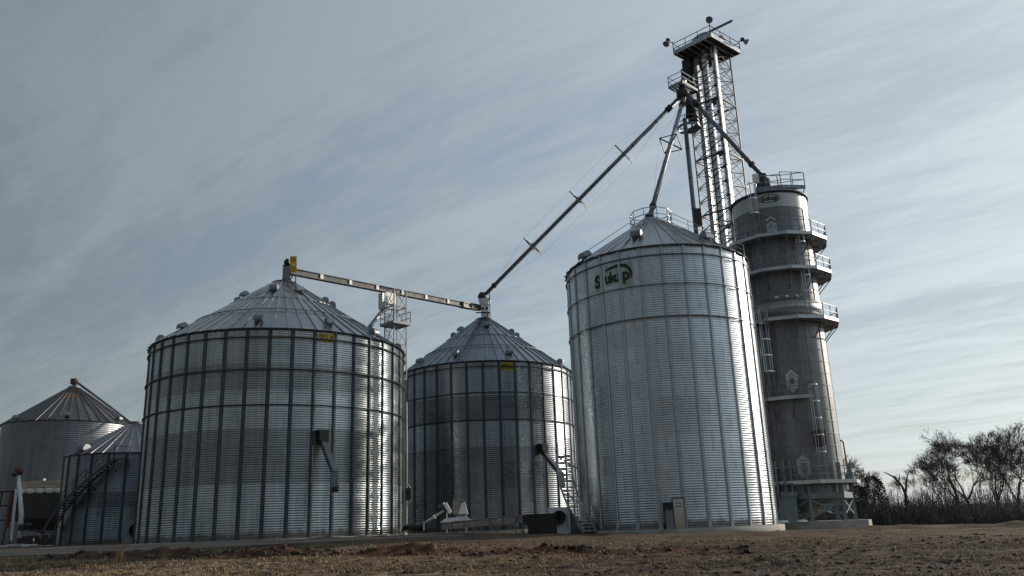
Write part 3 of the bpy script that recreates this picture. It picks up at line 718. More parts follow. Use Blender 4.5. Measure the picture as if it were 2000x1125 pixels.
# outside stairs
def wall_stair(Bn, a0, z0, a1, z1, off, width, nst, stm, name='stair'):
    st = MB(); rl = MB(); mid = Bn.r+off
    P_ = lambda t, rr, dz=0: polar(Bn, rr, a0+(a1-a0)*t, z0+(z1-z0)*t+dz)
    m_ = 14
    for rr in (mid-width/2, mid+width/2):
        for i in range(m_): st.bar(P_(i/m_, rr), P_((i+1)/m_, rr), .05, .24)
        pts = [P_(i/m_, rr, 1.0) for i in range(m_+1)]
        if rr > mid:
            rl.tube(pts, .025, 6); rl.tube([P_(i/m_, rr, .55) for i in range(m_+1)], .02, 6)
            for i in range(0, m_+1, 2): rl.bar(P_(i/m_, rr, 0), P_(i/m_, rr, 1.0), .045)
    for i in range(nst):
        t = (i+.5)/nst; a = a0+(a1-a0)*t; o_ = Vector((math.cos(a), math.sin(a), 0)); t_ = Vector((-o_.y, o_.x, 0))
        st.box(polar(Bn, mid, a, z0+(z1-z0)*t), (width, .27, .06), Matrix((o_, t_, Vector((0, 0, 1)))).transposed())
    s = st.build(name, stm, Bn.o); rl.build('handrail', stm, s); 
    for t in (.25, .5, .75, 1): MB().bar(P_(t, mid+width/2, -.05), polar(Bn, Bn.r, a0+(a1-a0)*t, z0+(z1-z0)*t-.9), .05).build('bracket', stm, s)
    # landing
    ld = MB(); sgn = 1 if a1 > a0 else -1; da = sgn*1.1/mid
    for i in range(3):
        a = a1+da*(i+.5)/3; o_ = Vector((math.cos(a), math.sin(a), 0)); t_ = Vector((-o_.y, o_.x, 0))
        ld.box(polar(Bn, mid, a, z1), (width, .4, .06), Matrix((o_, t_, Vector((0, 0, 1)))).transposed())
    for a in (a1, a1+da):
        ld.bar(polar(Bn, mid+width/2, a, z1), polar(Bn, mid+width/2, a, z1+1.05), .045); ld.bar(polar(Bn, mid+width/2, a, z1), polar(Bn, Bn.r, a, z1-1.), .05)
    for dz in (.55, 1.05): ld.bar(polar(Bn, mid+width/2, a1, z1+dz), polar(Bn, mid+width/2, a1+da, z1+dz), .04)
    ld.build('landing', stm, s)
aC = math.atan2(-CY, -CX)
wall_stair(C, aC-R_(47), 1.1, aC-R_(86), 6.2, .95, 1.0, 24, M['galv'])
aE = math.atan2(-E.Y, -E.X)
wall_stair(E, aE-R_(78), 2.0, aE-R_(12), 8.2, .75, .8, 30, M['stiff_dark'])
# concrete pad, peak railing, roof ladder and door of the tall bin
MB().lathe([(.0, .0), (6.85, 0), (6.85, -.75), (0, -.75)], 96, (CX, CY, 1.16)).build('concrete_pad', M['concrete'], C.o)
MB().lathe([(AR+.32, -.5), (AR+.32, .0), (AR-.2, .02)], 96, (AX, AY, 1.38)).build('concrete_pad', M['concrete'], A.o)
MB().lathe([(BR+.3, -.5), (BR+.3, .0), (BR-.2, .02)], 96, (BX, BY, 1.35)).build('concrete_pad', M['concrete'], B.o)
pk = MB(); n = 10; rr = 1.5; zc = C.zr(1.5)+.05
P_ = [polar(C, rr, aC+2*math.pi*(k+.5)/n, zc) for k in range(n)]
for k in range(n):
    p, q = P_[k], P_[(k+1) % n]; pk.bar(p, p+Vector((0, 0, 1.12)), .05)
    for dz in (.15, .62, 1.12): pk.bar(p+Vector((0, 0, dz)), q+Vector((0, 0, dz)), .05)
pk.build('peak_railing', M['galv'], C.o)
for a, nm in ((aC+R_(78), 'roof_ladder'),):
    lm = MB(); tq = Vector((-math.sin(a), math.cos(a), 0))
    e0, e1 = polar(C, C.r, a, C.zr(C.r)+.15), polar(C, 1.5, a, C.zr(1.5)+.15)
    for s in (-.25, .25): lm.bar(e0+tq*s, e1+tq*s, .05)
    for i in range(14): t = (i+.5)/14; lm.bar(e0.lerp(e1, t)-tq*.25, e0.lerp(e1, t)+tq*.25, .035)
    for s in (-.35,):
        lm.bar(e0+tq*s+Vector((0, 0, .75)), e1+tq*s+Vector((0, 0, .75)), .04); lm.bar(e0+tq*s+Vector((0, 0, .4)), e1+tq*s+Vector((0, 0, .4)), .03)
        for i in range(5): q = e0.lerp(e1, i/4)+tq*s; lm.bar(q, q+Vector((0, 0, .75)), .04)
    lm.build(nm, M['galv'], C.o)
rail = MB(); a = aC-R_(60)
e0, e1 = polar(C, C.r*.97, a, C.zr(C.r)+.15), polar(C, 1.5, a, C.zr(1.5)+.15); tq = Vector((-math.sin(a), math.cos(a), 0))
pts = [e0, e0.lerp(e1, .12)+Vector((0, 0, .45)), e0.lerp(e1, .5)+Vector((0, 0, .42)), e0.lerp(e1, .92)+Vector((0, 0, .4)), e1]
rail.tube(pts, .03, 6); rail.build('roof_handrail', M['galv'], C.o)
# door of the tall bin, framed, standing proud of the corrugation
zd = 1.16; aD = wall_angle(C, C.r+.15, zd+1, 1326)
o_ = Vector((math.cos(aD), math.sin(aD), 0)); t_ = Vector((-o_.y, o_.x, 0)); Mx = Matrix((t_, o_, Vector((0, 0, 1)))).transposed()
dr = MB(); dr.box(polar(C, C.r+.10, aD, zd+.85), (.58, .16, 1.66), Mx)
d_ = dr.build('door', plain('polished_door_steel', (.45, .45, .45), .1, 1., .08, 1.), C.o)
fr = MB()
for s in (-1, 1): fr.box(polar(C, C.r+.12, aD, zd+.85)+t_*(s*.345), (.09, .22, 1.8), Mx)
fr.box(polar(C, C.r+.12, aD, zd+1.76), (.78, .22, .08), Mx); fr.build('door_frame', M['galv_old'], d_)
hg = MB()
for dz in (1.25, 1.45): hg.box(polar(C, C.r+.20, aD, zd+dz), (.38, .04, .05), Mx)
hg.build('door_latch', M['black'], d_)
aK = wall_angle(C, C.r+.15, zd+1, 1306); o2 = Vector((math.cos(aK), math.sin(aK), 0)); t2 = Vector((-o2.y, o2.x, 0)); M2 = Matrix((t2, o2, Vector((0, 0, 1)))).transposed()
k_ = empty('control_cabinet', polar(C, C.r+.3, aK, zd), 'grey control cabinet with a black hood left of the tall bin door', 'cabinet')
MB().box(polar(C, C.r+.30, aK, zd+.55), (.50, .3, 1.1), M2).build('cabinet_body', M['grey'], k_)
MB().box(polar(C, C.r+.34, aK, zd+1.31), (.6, .42, .42), M2).build('cabinet_hood', M['black'], k_)
cb = MB()
for s in (-.28, -.2, .29): cb.tube([polar(C, C.r+.46, aK, zd+1.1)+t2*s, polar(C, C.r+.48, aK, zd+.5)+t2*(s*1.05), polar(C, C.r+.46, aK, zd)+t2*s*1.1], .03, 6)
cb.build('cable', M['black'], k_)
# conduit, switch box and a stub of pipe at the right foot of the widest bin
aS = math.atan2(-AY, -AX)+R_(78)
bx = MB(); p = polar(A, A.r+.3, aS, 1.4)
bx.tube([p+Vector((0, 0, 9.5)), p+Vector((.03, -.02, 5)), p, p+Vector((-.2, -.3, -.1))], .045, 6)
bx.tube([p+Vector((0, 0, 1.9)), p+Vector((.28, -.05, 2.3)), p+Vector((.28, -.05, 3.2)), p+Vector((0, 0, 3.6))], .03, 6)
bx.build('conduit', M['offwhite'], A.o)
MB().box(p+Vector((.14, -.1, 2.75)), (.4, .3, .85)).build('switch_box', M['dark_steel'], A.o)
tb = MB(); tb.tube([p+Vector((-.4, .2, .45)), p+Vector((1.2, -.1, .42))], .26, 14); tb.tube([p+Vector((1.12, -.09, .42)), p+Vector((1.25, -.1, .42))], .33, 14); tb.bar(p+Vector((1., -.1, .2)), p+Vector((1., -.1, -.15)), .08)
tb.build('discharge_stub', M['dark_steel'], A.o)
# fill pipe over the roof of the old bin
fp = MB(); tp = at(143, 747, D.Y-.3); fp.tube([Vector((D.X, D.Y, D.zr(.55)))+Vector((0, 0, -.2)), Vector((D.X, D.Y, tp.z-.1))], .2, 10)
fp.box((D.X, D.Y-.1, tp.z+.15), (.7, .6, .7)); fp.build('fill_head', M['rust'], D.o)
MB().tube([tp+Vector((.2, 0, .2)), at(255, 824, D.Y-3.2)], .16, 8).build('fill_pipe', M['galv_old'], D.o)
# ------------------------------------------------------------------ lattice towers
E1 = Vector((-.7071, .7071, 0)); E2 = Vector((.7071, .7071, 0)); UZ = Vector((0, 0, 1))
def rail_run(mb, pts, h=1.07, closed=False, t=.05, mid=True, step=1.5):
    m_ = len(pts)
    for i in range(m_ if closed else m_-1):
        p, q = Vector(pts[i]), Vector(pts[(i+1) % m_]); k = max(1, round((q-p).length/step))
        for dz in ((h*.5, h) if mid else (h,)): mb.bar(p+UZ*dz, q+UZ*dz, t)
        for j in range(k+1): b_ = p.lerp(q, j/k); mb.bar(b_, b_+UZ*h, t)
    return mb
def lattice(root, N_, e1, e2, s, z0, z1, bay, lt, bt, matl, skip=()):
    cs = [N_, N_+e1*s, N_+e1*s+e2*s, N_+e2*s]
    l0 = None
    for c in cs:
        MB().bar(Vector((c.x, c.y, z0)), Vector((c.x, c.y, z1)), lt, lt, up=e1).build('leg', matl, root)
    mb = MB(); nb = round((z1-z0)/bay)
    for f in range(4):
        p, q = cs[f], cs[(f+1) % 4]
        for i in range(nb):
            za, zb_ = z0+(z1-z0)*i/nb, z0+(z1-z0)*(i+1)/nb
            A_, B_, C_, D_ = (Vector((p.x, p.y, za)), Vector((q.x, q.y, za)), Vector((p.x, p.y, zb_)), Vector((q.x, q.y, zb_)))
            mb.bar(C_, D_, bt*.8)
            mb.bar(B_, C_, bt) if f % 2 == 0 else mb.bar(A_, D_, bt)
            mb.bar(A_, D_, bt*.55) if f % 2 == 0 else mb.bar(B_, C_, bt*.55)
            if i % 4 == 3: mb.bar(C_+UZ*.05, D_+UZ*.05, bt*1.9)
    return mb.build('bracing', matl, root)
TN = Vector((20.5, 72.0, 0)); TS = 3.2; TZ0 = .7
zdeck = at(1388, 69, 70.6).z
T = empty('elevator_tower', (TN.x, TN.y+TS*.707, TZ0), 'tall lattice tower with floodlit railed platform rising behind the tall bright bin', 'elevator tower')
lattice(T, TN, E1, E2, TS, TZ0, zdeck-.15, 1.42, .13, .07, M['lattice'])
def at_corner(px, py, z): return onz(px, py, z)
pn, pl, pr_ = onz(1388, 69.5, zdeck), onz(1316, 105, zdeck), onz(1446, 103, zdeck)
pf = pl+pr_-pn
dk = MB(); dk.prism([pn, pr_, pf, pl], UZ*.05); dk.build('head_platform', M['dark_steel'], T)
fa = MB()
for p, q in ((pn, pl), (pn, pr_), (pl, pf), (pr_, pf)):
    d = (q-p).normalized(); n_ = d.cross(UZ)
    fa.bar(p+UZ*.12, q+UZ*.12, .07, .44)
for t in (.15, .3, .45, .6, .75, .9): fa.bar(pn.lerp(pl, t)-UZ*.12, pr_.lerp(pf, t)-UZ*.12, .1, .2)
fa.build('platform_edge', M['galv'], T)
rl = MB(); rail_run(rl, [pn, pr_, pf, pl], 1.12, True, .055); rl.build('head_railing', M['lattice'], T)
def floodlight(p, d, corner):
    mb = MB(); d = Vector(d).normalized()
    mb.bar(corner+UZ*.1, corner+UZ*1.35, .07); mb.bar(corner+UZ*1.3, p-d*.15, .06)
    mb.box(p-d*.32+UZ*.1, (.34, .3, .26))
    f = mb.build('floodlight', M['dark_steel'], T)
    x = d.cross(UZ).normalized(); y = x.cross(d); sh = MB(); vs = []; n = 18; fs = []
    prof = [(.09, -.2), (.17, -.1), (.30, .12), (.34, .22), (.31, .22), (.28, .12), (.001, .05)]
    for r_, z_ in prof:
        for k in range(n): t = 2*math.pi*k/n; vs.append(p+d*z_+x*(r_*math.cos(t))+y*(r_*math.sin(t)))
    fs = [(i*n+k, i*n+(k+1) % n, (i+1)*n+(k+1) % n, (i+1)*n+k) for i in range(len(prof)-1) for k in range(n)]
    sh.add(vs, fs, True).build('lamp_shade', M['grey'], f)
floodlight(pn+UZ*1.75, (-.05, -.75, -.55), pn); floodlight(pl+Vector((-.65, -.25, 1.1)), (-.45, -.3, -.8), pl); floodlight(pr_+Vector((.6, -.1, 1.2)), (.75, -.2, -.55), pr_)
# lower platforms hung on the left corner
lc = TN+E1*TS
def side_platform(root, corners, z, railh=1.05, nm='side_platform', rails=True):
    mb = MB(); P_ = [Vector((p.x, p.y, z)) for p in corners]; n = len(P_)
    c_ = sum(P_, Vector((0, 0, 0)))/n
    for i in range(n): mb.bar(P_[i], P_[(i+1) % n], .08, .22)
    for t in (.2, .4, .6, .8): mb.bar(P_[0].lerp(P_[-1], t), P_[1].lerp(P_[2], t), .22, .04)
    o = mb.build(nm, M['galv_old'], root)
    if rails: rail_run(MB(), P_, railh, True, .05).build('railing', M['galv_old'], o)
    return o
zs = at(1306, 171, 69.5).z
q0 = at(1306, 171, 69.5); q0 = Vector((q0.x, q0.y, zs))
side_platform(T, [q0, q0+E2*2.5, q0+E2*2.5-E1*1.5, q0-E1*1.5], zs)
zh = zs-3.4; hc = Vector((q0.x+1.9, q0.y+1.6, zh))
side_platform(T, [hc+Vector((1.15*math.cos(k*math.pi/3), 1.15*math.sin(k*math.pi/3), 0)) for k in range(6)], zh, .9, 'ring_platform', True)
# ladder, cage and small rests inside the tower
lm = MB(); lp = TN+E1*1.9+E2*1.1
for s in (-.22, .22): lm.bar(Vector((*(lp+E1*s).xy, TZ0)), Vector((*(lp+E1*s).xy, zdeck)), .05)
z = TZ0
while z < zdeck: lm.bar(Vector((*(lp-E1*.22).xy, z)), Vector((*(lp+E1*.22).xy, z)), .03); z += .42
z = TZ0+2.5
while z < zdeck-1:
    ring = [Vector((*(lp+E1*(.36*math.cos(t))-E2*(.36+.36*math.sin(t))).xy, z)) for t in [math.pi*2*k/9 for k in range(10)]]
    for a_, b_ in zip(ring, ring[1:]): lm.bar(a_, b_, .035)
    z += 1.4
lm.build('ladder', M['lattice'], T)
rs = MB()
for z in (12, 20, 28, 35.5, 41):
    rs.box((*(lp+E2*.2-E1*.9).xy, z), (1.5, 1.1, .07), Matrix((E1, E2, UZ)).transposed()); 
    rail_run(rs, [Vector((*(lp-E1*1.5-E2*.3).xy, z)), Vector((*(lp-E1*.2-E2*.3).xy, z))], 1.0)
rs.build('rest_platform', M['lattice'], T)
# chute hung under the distributor deck, dark bundle of machinery on the left face
dm = MB(); c_ = lc+E2*-.1-E1*.15
for i, (dz, w, h) in enumerate(((-1.0, .9, 1.1), (-2.3, .7, 1.3), (-3.6, .85, 1.0), (-5.0, .55, 1.6), (-6.6, .75, 1.2))):
    dm.box((*(c_+E2*(.25*((-1)**i))).xy, zdeck+dz), (w, .7, h), Matrix((E1, E2, UZ)).transposed())
dm.tube([Vector((*(lc-E1*.6+E2*.4).xy, zdeck-.3)), Vector((*(lc-E1*.1).xy, zdeck-4)), Vector((*(lc+E1*.1-E2*.3).xy, zdeck-6.8))], .3, 10)
dm.build('transition_chute', M['dark_steel'], T)

# ------------------------------------------------------------------ bucket elevators inside the tower
def shaft(px, py, Y): return at(px, py, Y)
Mt = Matrix((E1, E2, UZ)).transposed()
BE = empty('bucket_elevator', (*(TN+E1*.7+E2*.3).xy, TZ0), 'pair of square bright steel elevator legs running up through the lattice tower', 'bucket elevator')
for k in (.12, 1.18):
    c_ = TN+E1*k+E2*.30
    mb = MB(); mb.box((c_.x, c_.y, (TZ0+zdeck+.3)/2), (.42, .42, zdeck+.3-TZ0), Mt)
    z = TZ0+2.4
    while z < zdeck: mb.box((c_.x, c_.y, z), (.54, .54, .07), Mt); z += 3.05
    mb.build('leg_casing', M['galv_bright'], BE)
bt = MB(); c_ = TN+E1*.65+E2*.3; bt.box((c_.x, c_.y, TZ0+.6), (1.9, .7, 1.2), Mt); bt.build('boot', M['galv'], BE)
hd = MB(); prof = []
hc_ = TN+E1*1.15+E2*.35; w_ = .95
for k in range(13): t = math.pi*k/12; prof.append(hc_-E2*(w_/2)+E1*(1.25*math.cos(t)*1.05)+UZ*(zdeck+.65+.95*math.sin(t)))
prof = [hc_-E2*(w_/2)+E1*1.75+UZ*(zdeck+.1)][:0]+prof+[hc_-E2*(w_/2)-E1*1.31+UZ*(zdeck+.08), hc_-E2*(w_/2)+E1*1.31+UZ*(zdeck+.08)]
hd.prism(prof, E2*w_)
hd.build('head_hood', M['galv'], BE)
dv = MB(); mp = hc_-E2*.75-E1*.6+UZ*(zdeck+.5); dv.box(mp, (.5, .5, .4), Mt); dv.tube([mp+E1*.2, mp-E1*.55], .2, 12); dv.build('head_motor', M['galv_bright'], BE)
p0, p1 = at(1394, 58, 71.2), at(1429, 41, 72.0)
MB().bar(p0-(p1-p0)*.2, p1, .26, .2).build('lifting_boom', M['dark_steel'], BE)
pe = pn.lerp(pr_, .45)-E1*-.3+UZ*.55; MB().box(pe, (.5, .3, .75), Mt).box(pe+E2*.5+UZ*.1, (.3, .25, .4), Mt).build('switch_box', M['dark_steel'], BE)
BE2 = empty('bucket_elevator', (*(TN+E1*2.4+E2*.8).xy, TZ0), 'duller single elevator leg left of the bright pair in the lattice tower', 'bucket elevator')
c_ = TN+E1*2.3+E2*.45; mb = MB(); mb.box((c_.x, c_.y, (TZ0+zdeck-.6)/2), (.42, .42, zdeck-.6-TZ0), Mt)
z = TZ0+2.
while z < zdeck-1: mb.box((c_.x, c_.y, z), (.54, .54, .07), Mt); z += 3.05
mb.build('leg_casing', M['galv'], BE2)
MB().box((c_.x, c_.y, TZ0+.6), (.9, .7, 1.2), Mt).build('boot', M['galv'], BE2)

# ------------------------------------------------------------------ distributor and the spouts that leave it
dist = at(1334, 188, 69.3)
Dq = empty('grain_distributor', dist-UZ*.8, 'small dark distributor head where the sloping spouts meet on the tower', 'distributor')
MB().lathe([(.001, 1.1), (.28, 1.1), (.3, .7), (.55, .55), (.6, .1), (.42, -.25), (.001, -.3)], 16, dist).build('distributor_body', M['dark_steel'], Dq)
MB().tube([dist+UZ*1.0, dist+UZ*1.8+E2*.35, Vector((*(lc+E2*.1).xy, dist.z+3.2))], .26, 10).build('inlet_pipe', M['pipe'], Dq)
def spout(a, b, r, label, brackets, fr=1.0, collar=True):
    a, b = Vector(a), Vector(b); d = (b-a).normalized()
    o = empty('grain_spout', b, label, 'grain spout', 'spouts running down from the tower')
    mb = MB(); mb.tube([a, b], r, 14)
    Ln = (b-a).length; k = 3.
    while k < Ln-1: mb.tube([a+d*(k-.05), a+d*(k+.05)], r*1.1, 14); k += 3.05
    mb.build('spout_pipe', M['pipe'], o)
    if collar:
        MB().tube([a+d*1.1, a+d*1.7], r*1.5, 14).build('pipe_collar', M['dark_steel'], o); MB().tube([b-d*1.7, b-d*1.45], r*1.45, 14).build('pipe_collar', M['dark_steel'], o)
    x = d.cross(UZ).normalized(); y = x.cross(d); tips = []
    for t in brackets:
        c_ = a+(b-a)*t; bm = MB(); tp = []
        for sx, sy in ((1, 1), (-1, 1), (-1, -1), (1, -1)):
            q = c_+x*(sx*.75*fr)+y*(sy*.75*fr); bm.bar(c_+x*sx*r*.6+y*sy*r*.6, q, .085); tp.append(q)
        for i in range(4):
            bm.bar(tp[i], tp[(i+1) % 4], .065)
        bm.build('cable_bracket', M['lattice'], o); tips.append(tp)
    if tips:
        cb = MB()
        for i in range(4):
            pts = [a+d*1.4]+[t[i] for t in tips]+[b-d*1.4]
            for p, q in zip(pts, pts[1:]): cb.bar(p, q, .009)
        cb.build('guy_cable', M['lattice'], o)
    return o
bt_ = at(944, 579, BY-.2)
spout(dist-UZ*.1+Vector((-.3, 0, 0)), bt_, .19, 'longest dark spout slanting down left to the middle bin, with three cable brackets', (.27, .497, .735), 1.15)
ct = Vector((CX-.05, CY, C.capz+.75)); ct = at(1269, 424, CY-.1)
spout(dist-UZ*.3+Vector((0, -.3, 0)), ct, .18, 'steep spout dropping to the railed peak of the tall bright bin', (.44,), 1.0)
gx_, gy_ = 22.05, 66.25
gt = at(1490, 345, gy_-.6)
spout(dist-UZ*.1+Vector((.3, -.5, 0)), gt, .2, 'spout crossing in front of the lattice tower down to the dryer top', (), 1.0)
va, vb = at(1337, 232, 71.3), at(1363, 478, 71.3); vb = Vector((va.x, va.y, vb.z-4))
vs_ = spout(va, vb, .2, 'dark vertical spout hanging beside the left corner of the lattice tower', (), 1.0, False)
MB().box(at(1361.5, 425, 71.3), (.6, .6, 1.6)).build('valve_box', M['dark_steel'], vs_)
# inlet boxes on the bin peaks
MB().lathe([(.34, -.9), (.34, .15), (.2, .3)], 14, ct).build('peak_inlet', M['dark_steel'], C.o)

# ------------------------------------------------------------------ overhead drag conveyor between two peaks
ca_, cb_ = at(574, 531.5, AY), at(938, 602, BY)
dirc = (cb_-ca_).normalized(); side = dirc.cross(UZ).normalized()
OC = empty('drag_conveyor', ca_, 'long level conveyor trough bridging the peaks of two bins with a yellow drive guard', 'conveyor')
Lc = (cb_-ca_).length
tm = MB(); tm.bar(ca_-dirc*.4, cb_, .30, .38)
tm.bar(ca_-dirc*.4+UZ*.215, cb_+UZ*.215, .46, .05); tm.bar(ca_-dirc*.4-UZ*.22, cb_-UZ*.22, .46, .06)
tm.build('trough', M['trough_steel'], OC)
br0 = None
k = 2.6
while k < Lc-3.:
    c_ = ca_+dirc*k; b_ = MB(); b_.bar(c_+side*.17-UZ*.185, c_+side*.17+UZ*.185, .12, .30, up=dirc); b_.build('trough_bracket', M['white'], OC); k += 3.05
gs = MB(); g0, g1 = cb_-dirc*2.9, cb_-dirc*.5
for dz in (-.22, .22): gs.bar(g0+UZ*dz+side*.22, g1+UZ*dz+side*.22, .12, .12); gs.bar(g0+UZ*dz-side*.22, g1+UZ*dz-side*.22, .12, .12)
for t in (0, .5, 1): 
    q = g0.lerp(g1, t)
    gs.bar(q+side*.24-UZ*.26, q+side*.24+UZ*.26, .16, .14); gs.bar(q-side*.24-UZ*.26, q-side*.24+UZ*.26, .16, .14)
gs.bar(g0+side*.2, g1+side*.2, .03, .3)
gs.build('tail_takeup', M['green'], OC)
th = MB(); hb = at(947.5, 606, BY); zc_ = B.capz
th.box((hb.x, hb.y, (hb.z+.55+zc_+.2)/2), (.78, .8, hb.z+.55-zc_-.2)); th.lathe([(.62, .0), (.5, -.55)], 14, (hb.x, hb.y, hb.z+1.05)); th.box((hb.x, hb.y, hb.z+1.08), (1.25, 1.1, .06))
th.build('inlet_housing', M['white'], OC)
tb_ = MB()
for sx in (-.2, .2): tb_.tube([(hb.x+sx, hb.y-.41, hb.z+.1), (hb.x+sx, hb.y-.5, hb.z+.1)], .12, 10)
tb_.bar((hb.x-.9, hb.y-.5, hb.z-.33), (hb.x+.45, hb.y-.5, hb.z-.36), .08, .1); tb_.bar((hb.x+.48, hb.y-.45, zc_-.1), (hb.x+.48, hb.y-.45, hb.z+2.1), .09); tb_.bar((hb.x-.1, hb.y-.45, zc_), (hb.x+.45, hb.y-.45, zc_+.7), .05)
tb_.build('bearing_stand', M['dark_steel'], OC)
sh_ = MB(); 
sh_.tube([bt_+Vector((-.15, 0, .05)), Vector((hb.x-.1, hb.y, hb.z+1.2))], [.36, .22], 14); sh_.lathe([(.001, .46), (.25, .4), (.45, .1), (.45, -.15), (.2, -.4)], 16, bt_+Vector((-.1, 0, 0))); sh_.build('spout_elbow', M['dark_steel'], OC)
# drive end on the widest bin
hp = at(562, 538, AY); zA = A.capz
dh = MB(); dh.box((hp.x, hp.y, hp.z+.15), (.62, .7, 1.0)); dh.box((hp.x+.08, hp.y, hp.z-.55), (.62, .62, .5)); dh.build('drive_head', M['galv_old'], OC)
MB().lathe([(.36, .35), (.22, .0), (.22, -.4)], 12, (hp.x+.05, hp.y, hp.z-1.1)).build('outlet_spout', M['dark_steel'], OC)
mo = MB(); mo.tube([(hp.x-.15, hp.y-.1, hp.z+1.0), (hp.x+.3, hp.y-.35, hp.z+1.0)], .24, 14); mo.box((hp.x-.05, hp.y, hp.z+.72), (.55, .6, .16)); mo.tube([(hp.x-.25, hp.y, hp.z+1.1), (hp.x-.05, hp.y, hp.z+1.35)], .12, 8); mo.build('drive_motor', M['black'], OC)
yg = at(573, 516, AY-.55); Mg = Matrix.Rotation(R_(14), 3, 'Z') @ Matrix.Rotation(R_(-2), 3, 'Y')
yb = MB(); yb.box(yg, (.50, .24, 1.22), Mg); y_ = yb.build('drive_guard', M['yellow'], OC)
lo = MB(); 
for i in range(9): lo.box(yg+Mg @ Vector((.0, -.125, .22+.035*i)), (.34, .012, .016), Mg)
for i in range(8): lo.box(yg+Mg @ Vector((.0, -.125, -.5+.04*i)), (.34, .012, .016), Mg)
lo.build('guard_louvre', plain('shaded_yellow_mesh', (.36, .24, .02), .6, 0, .1), y_)
MB().box(yg+Mg @ Vector((.03, -.13, -.08)), (.2, .012, .1), Mg).build('rating_plate', M['white'], y_)
for dx, dy in ((.75, -.25), (.3, .3), (-.35, -.2)): MB().bar((hp.x+dx, hp.y+dy, zA-.35), (hp.x+dx*.9, hp.y+dy, hp.z-.1), .07).build('support_leg', M['dark_steel'], OC)

# ------------------------------------------------------------------ small support tower under the conveyor
sN = at(769.5, 640, 68.0); sN = Vector((sN.x, sN.y, 0)); s_ = 1.3
pa = at(770, 572, 69.2); ztop = (ca_+dirc*((pa-ca_).dot(dirc))).z-.35
ST = empty('support_tower', (sN.x, sN.y+s_*.7, 1.3), 'slender lattice support tower with a railed landing under the conveyor behind the widest bin', 'support tower')
lattice(ST, sN, E1, E2, s_, 1.3, ztop, 1.6, .085, .045, M['galv_old'])
zl = zat(sN.x, sN.y-.35, 628)
side_platform(ST, [sN-E1*.3-E2*.3, sN+E1*(s_+.25)-E2*.3, sN+E1*(s_+.25)+E2*(s_+.2), sN-E1*.3+E2*(s_+.2)], zl, 1.1, 'landing')
dkm = MB(); dkm.prism([Vector((*p.xy, zl-.09)) for p in (sN-E1*.28-E2*.28, sN+E1*(s_+.2)-E2*.28, sN+E1*(s_+.2)+E2*(s_+.15), sN-E1*.28+E2*(s_+.15))], UZ*.05); dkm.build('landing_deck', M['grey'], ST)
lm = MB(); q_ = sN+E1*1.0+E2*.1
for s in (-.2, .2): lm.bar(Vector((*(q_+E1*s).xy, 1.3)), Vector((*(q_+E1*s).xy, zl+1)), .04)
z = 1.5
while z < zl: lm.bar(Vector((*(q_-E1*.2).xy, z)), Vector((*(q_+E1*.2).xy, z)), .03); z += .35
lm.build('ladder', M['galv'], ST)
gc = MB(); gc.bar(at(800, 631, 69), at(935, 602, 79), .014); gc.build('guy_cable', M['lattice'], ST)
# discharge in the middle of the conveyor
md = at(762, 573, 69.3); mdp = ca_+dirc*((md-ca_).dot(dirc))
bd = MB(); bd.box(mdp+dirc*.35-UZ*.75, (1.35, .5, 1.0), Matrix((dirc, side, UZ)).transposed()); bd.build('mid_discharge', M['white'], OC)
dl = MB(); dl.box(mdp-dirc*.45-UZ*1.1, (.3, .5, 1.4), Matrix((dirc, side, UZ)).transposed()); dl.build('discharge_leg', M['galv'], OC)
ge = at(751, 596, md.y); dg = MB(); dg.box(ge, (.34, .34, .7)); dg.build('discharge_gate', M['green'], OC)
DS = spout(ge-UZ*.25, at(712, 652, 67.0), .17, 'short spout angling down behind the widest bin from the middle of the conveyor', (), 1.0, False)
DS['group'] = 'spouts running down from the conveyor and the tower'
del DS['group']

# ------------------------------------------------------------------ tower dryer
class G_: pass
G = G_(); G.X, G.Y, G.r = gx_, gy_, 3.0
zr_ = lambda py, rr=3.0: zat(G.X*(1-rr/69.8), G.Y*(1-rr/69.8), py)
zg_pad = zr_(1019, 4.6); zrim = zr_(373.5); zbnd = zr_(405)
DR = empty('tower_dryer', (G.X, G.Y, zg_pad), 'tall dark cylindrical grain dryer ringed by railed walkways behind the tall bright bin', 'grain dryer'); G.o = DR
zbot = zr_(969)
def cyl(z0, z1, r, n=72): return MB().lathe([(r, z0), (r, z1)], n, (G.X, G.Y, 0))
zw = zr_(612); zw1 = zr_(583)
sh = cyl(zbot+.2, zbnd, 3.0); 
# seams: thin bands standing proud every ring, and vertical lap strips
cyl_o = sh.build('perforated_shell', M['perf'], DR)
sb = MB(); z = zbot+.9
while z < zbnd-.3:
    sb.lathe([(3.005, z-.012), (3.022, z-.012), (3.022, z+.012), (3.005, z+.012)], 72, (G.X, G.Y, 0)); z += .92
for k in range(12):
    a = 2*math.pi*k/12+.2; sb.bar(polar(G, 3.012, a, zbot+.3), polar(G, 3.012, a, zbnd), .03, .03)
sb.build('shell_seam', M['galv_old'], DR)
MB().lathe([(3.03, zbnd), (3.03, zrim-.02)], 72, (G.X, G.Y, 0)).build('top_band', M['band'], DR)
MB().lathe([(3.03, zw), (3.05, zw), (3.05, zw1), (3.0, zw1)], 72, (G.X, G.Y, 0)).build('middle_band', M['band'], DR)
rf = MB(); rf.lathe([(3.1, zrim-.08), (3.16, zrim-.03), (3.14, zrim+.05), (.6, zrim+1.15), (.001, zrim+1.15)], 48, (G.X, G.Y, 0), False); rf.build('roof', M['galv'], DR)
MB().lathe([(3.16, zrim-.16), (3.2, zrim-.12), (3.2, zrim-.02), (3.1, zrim)], 72, (G.X, G.Y, 0)).build('roof_rim', M['dark_steel'], DR)
aG = math.atan2(-G.Y, -G.X)
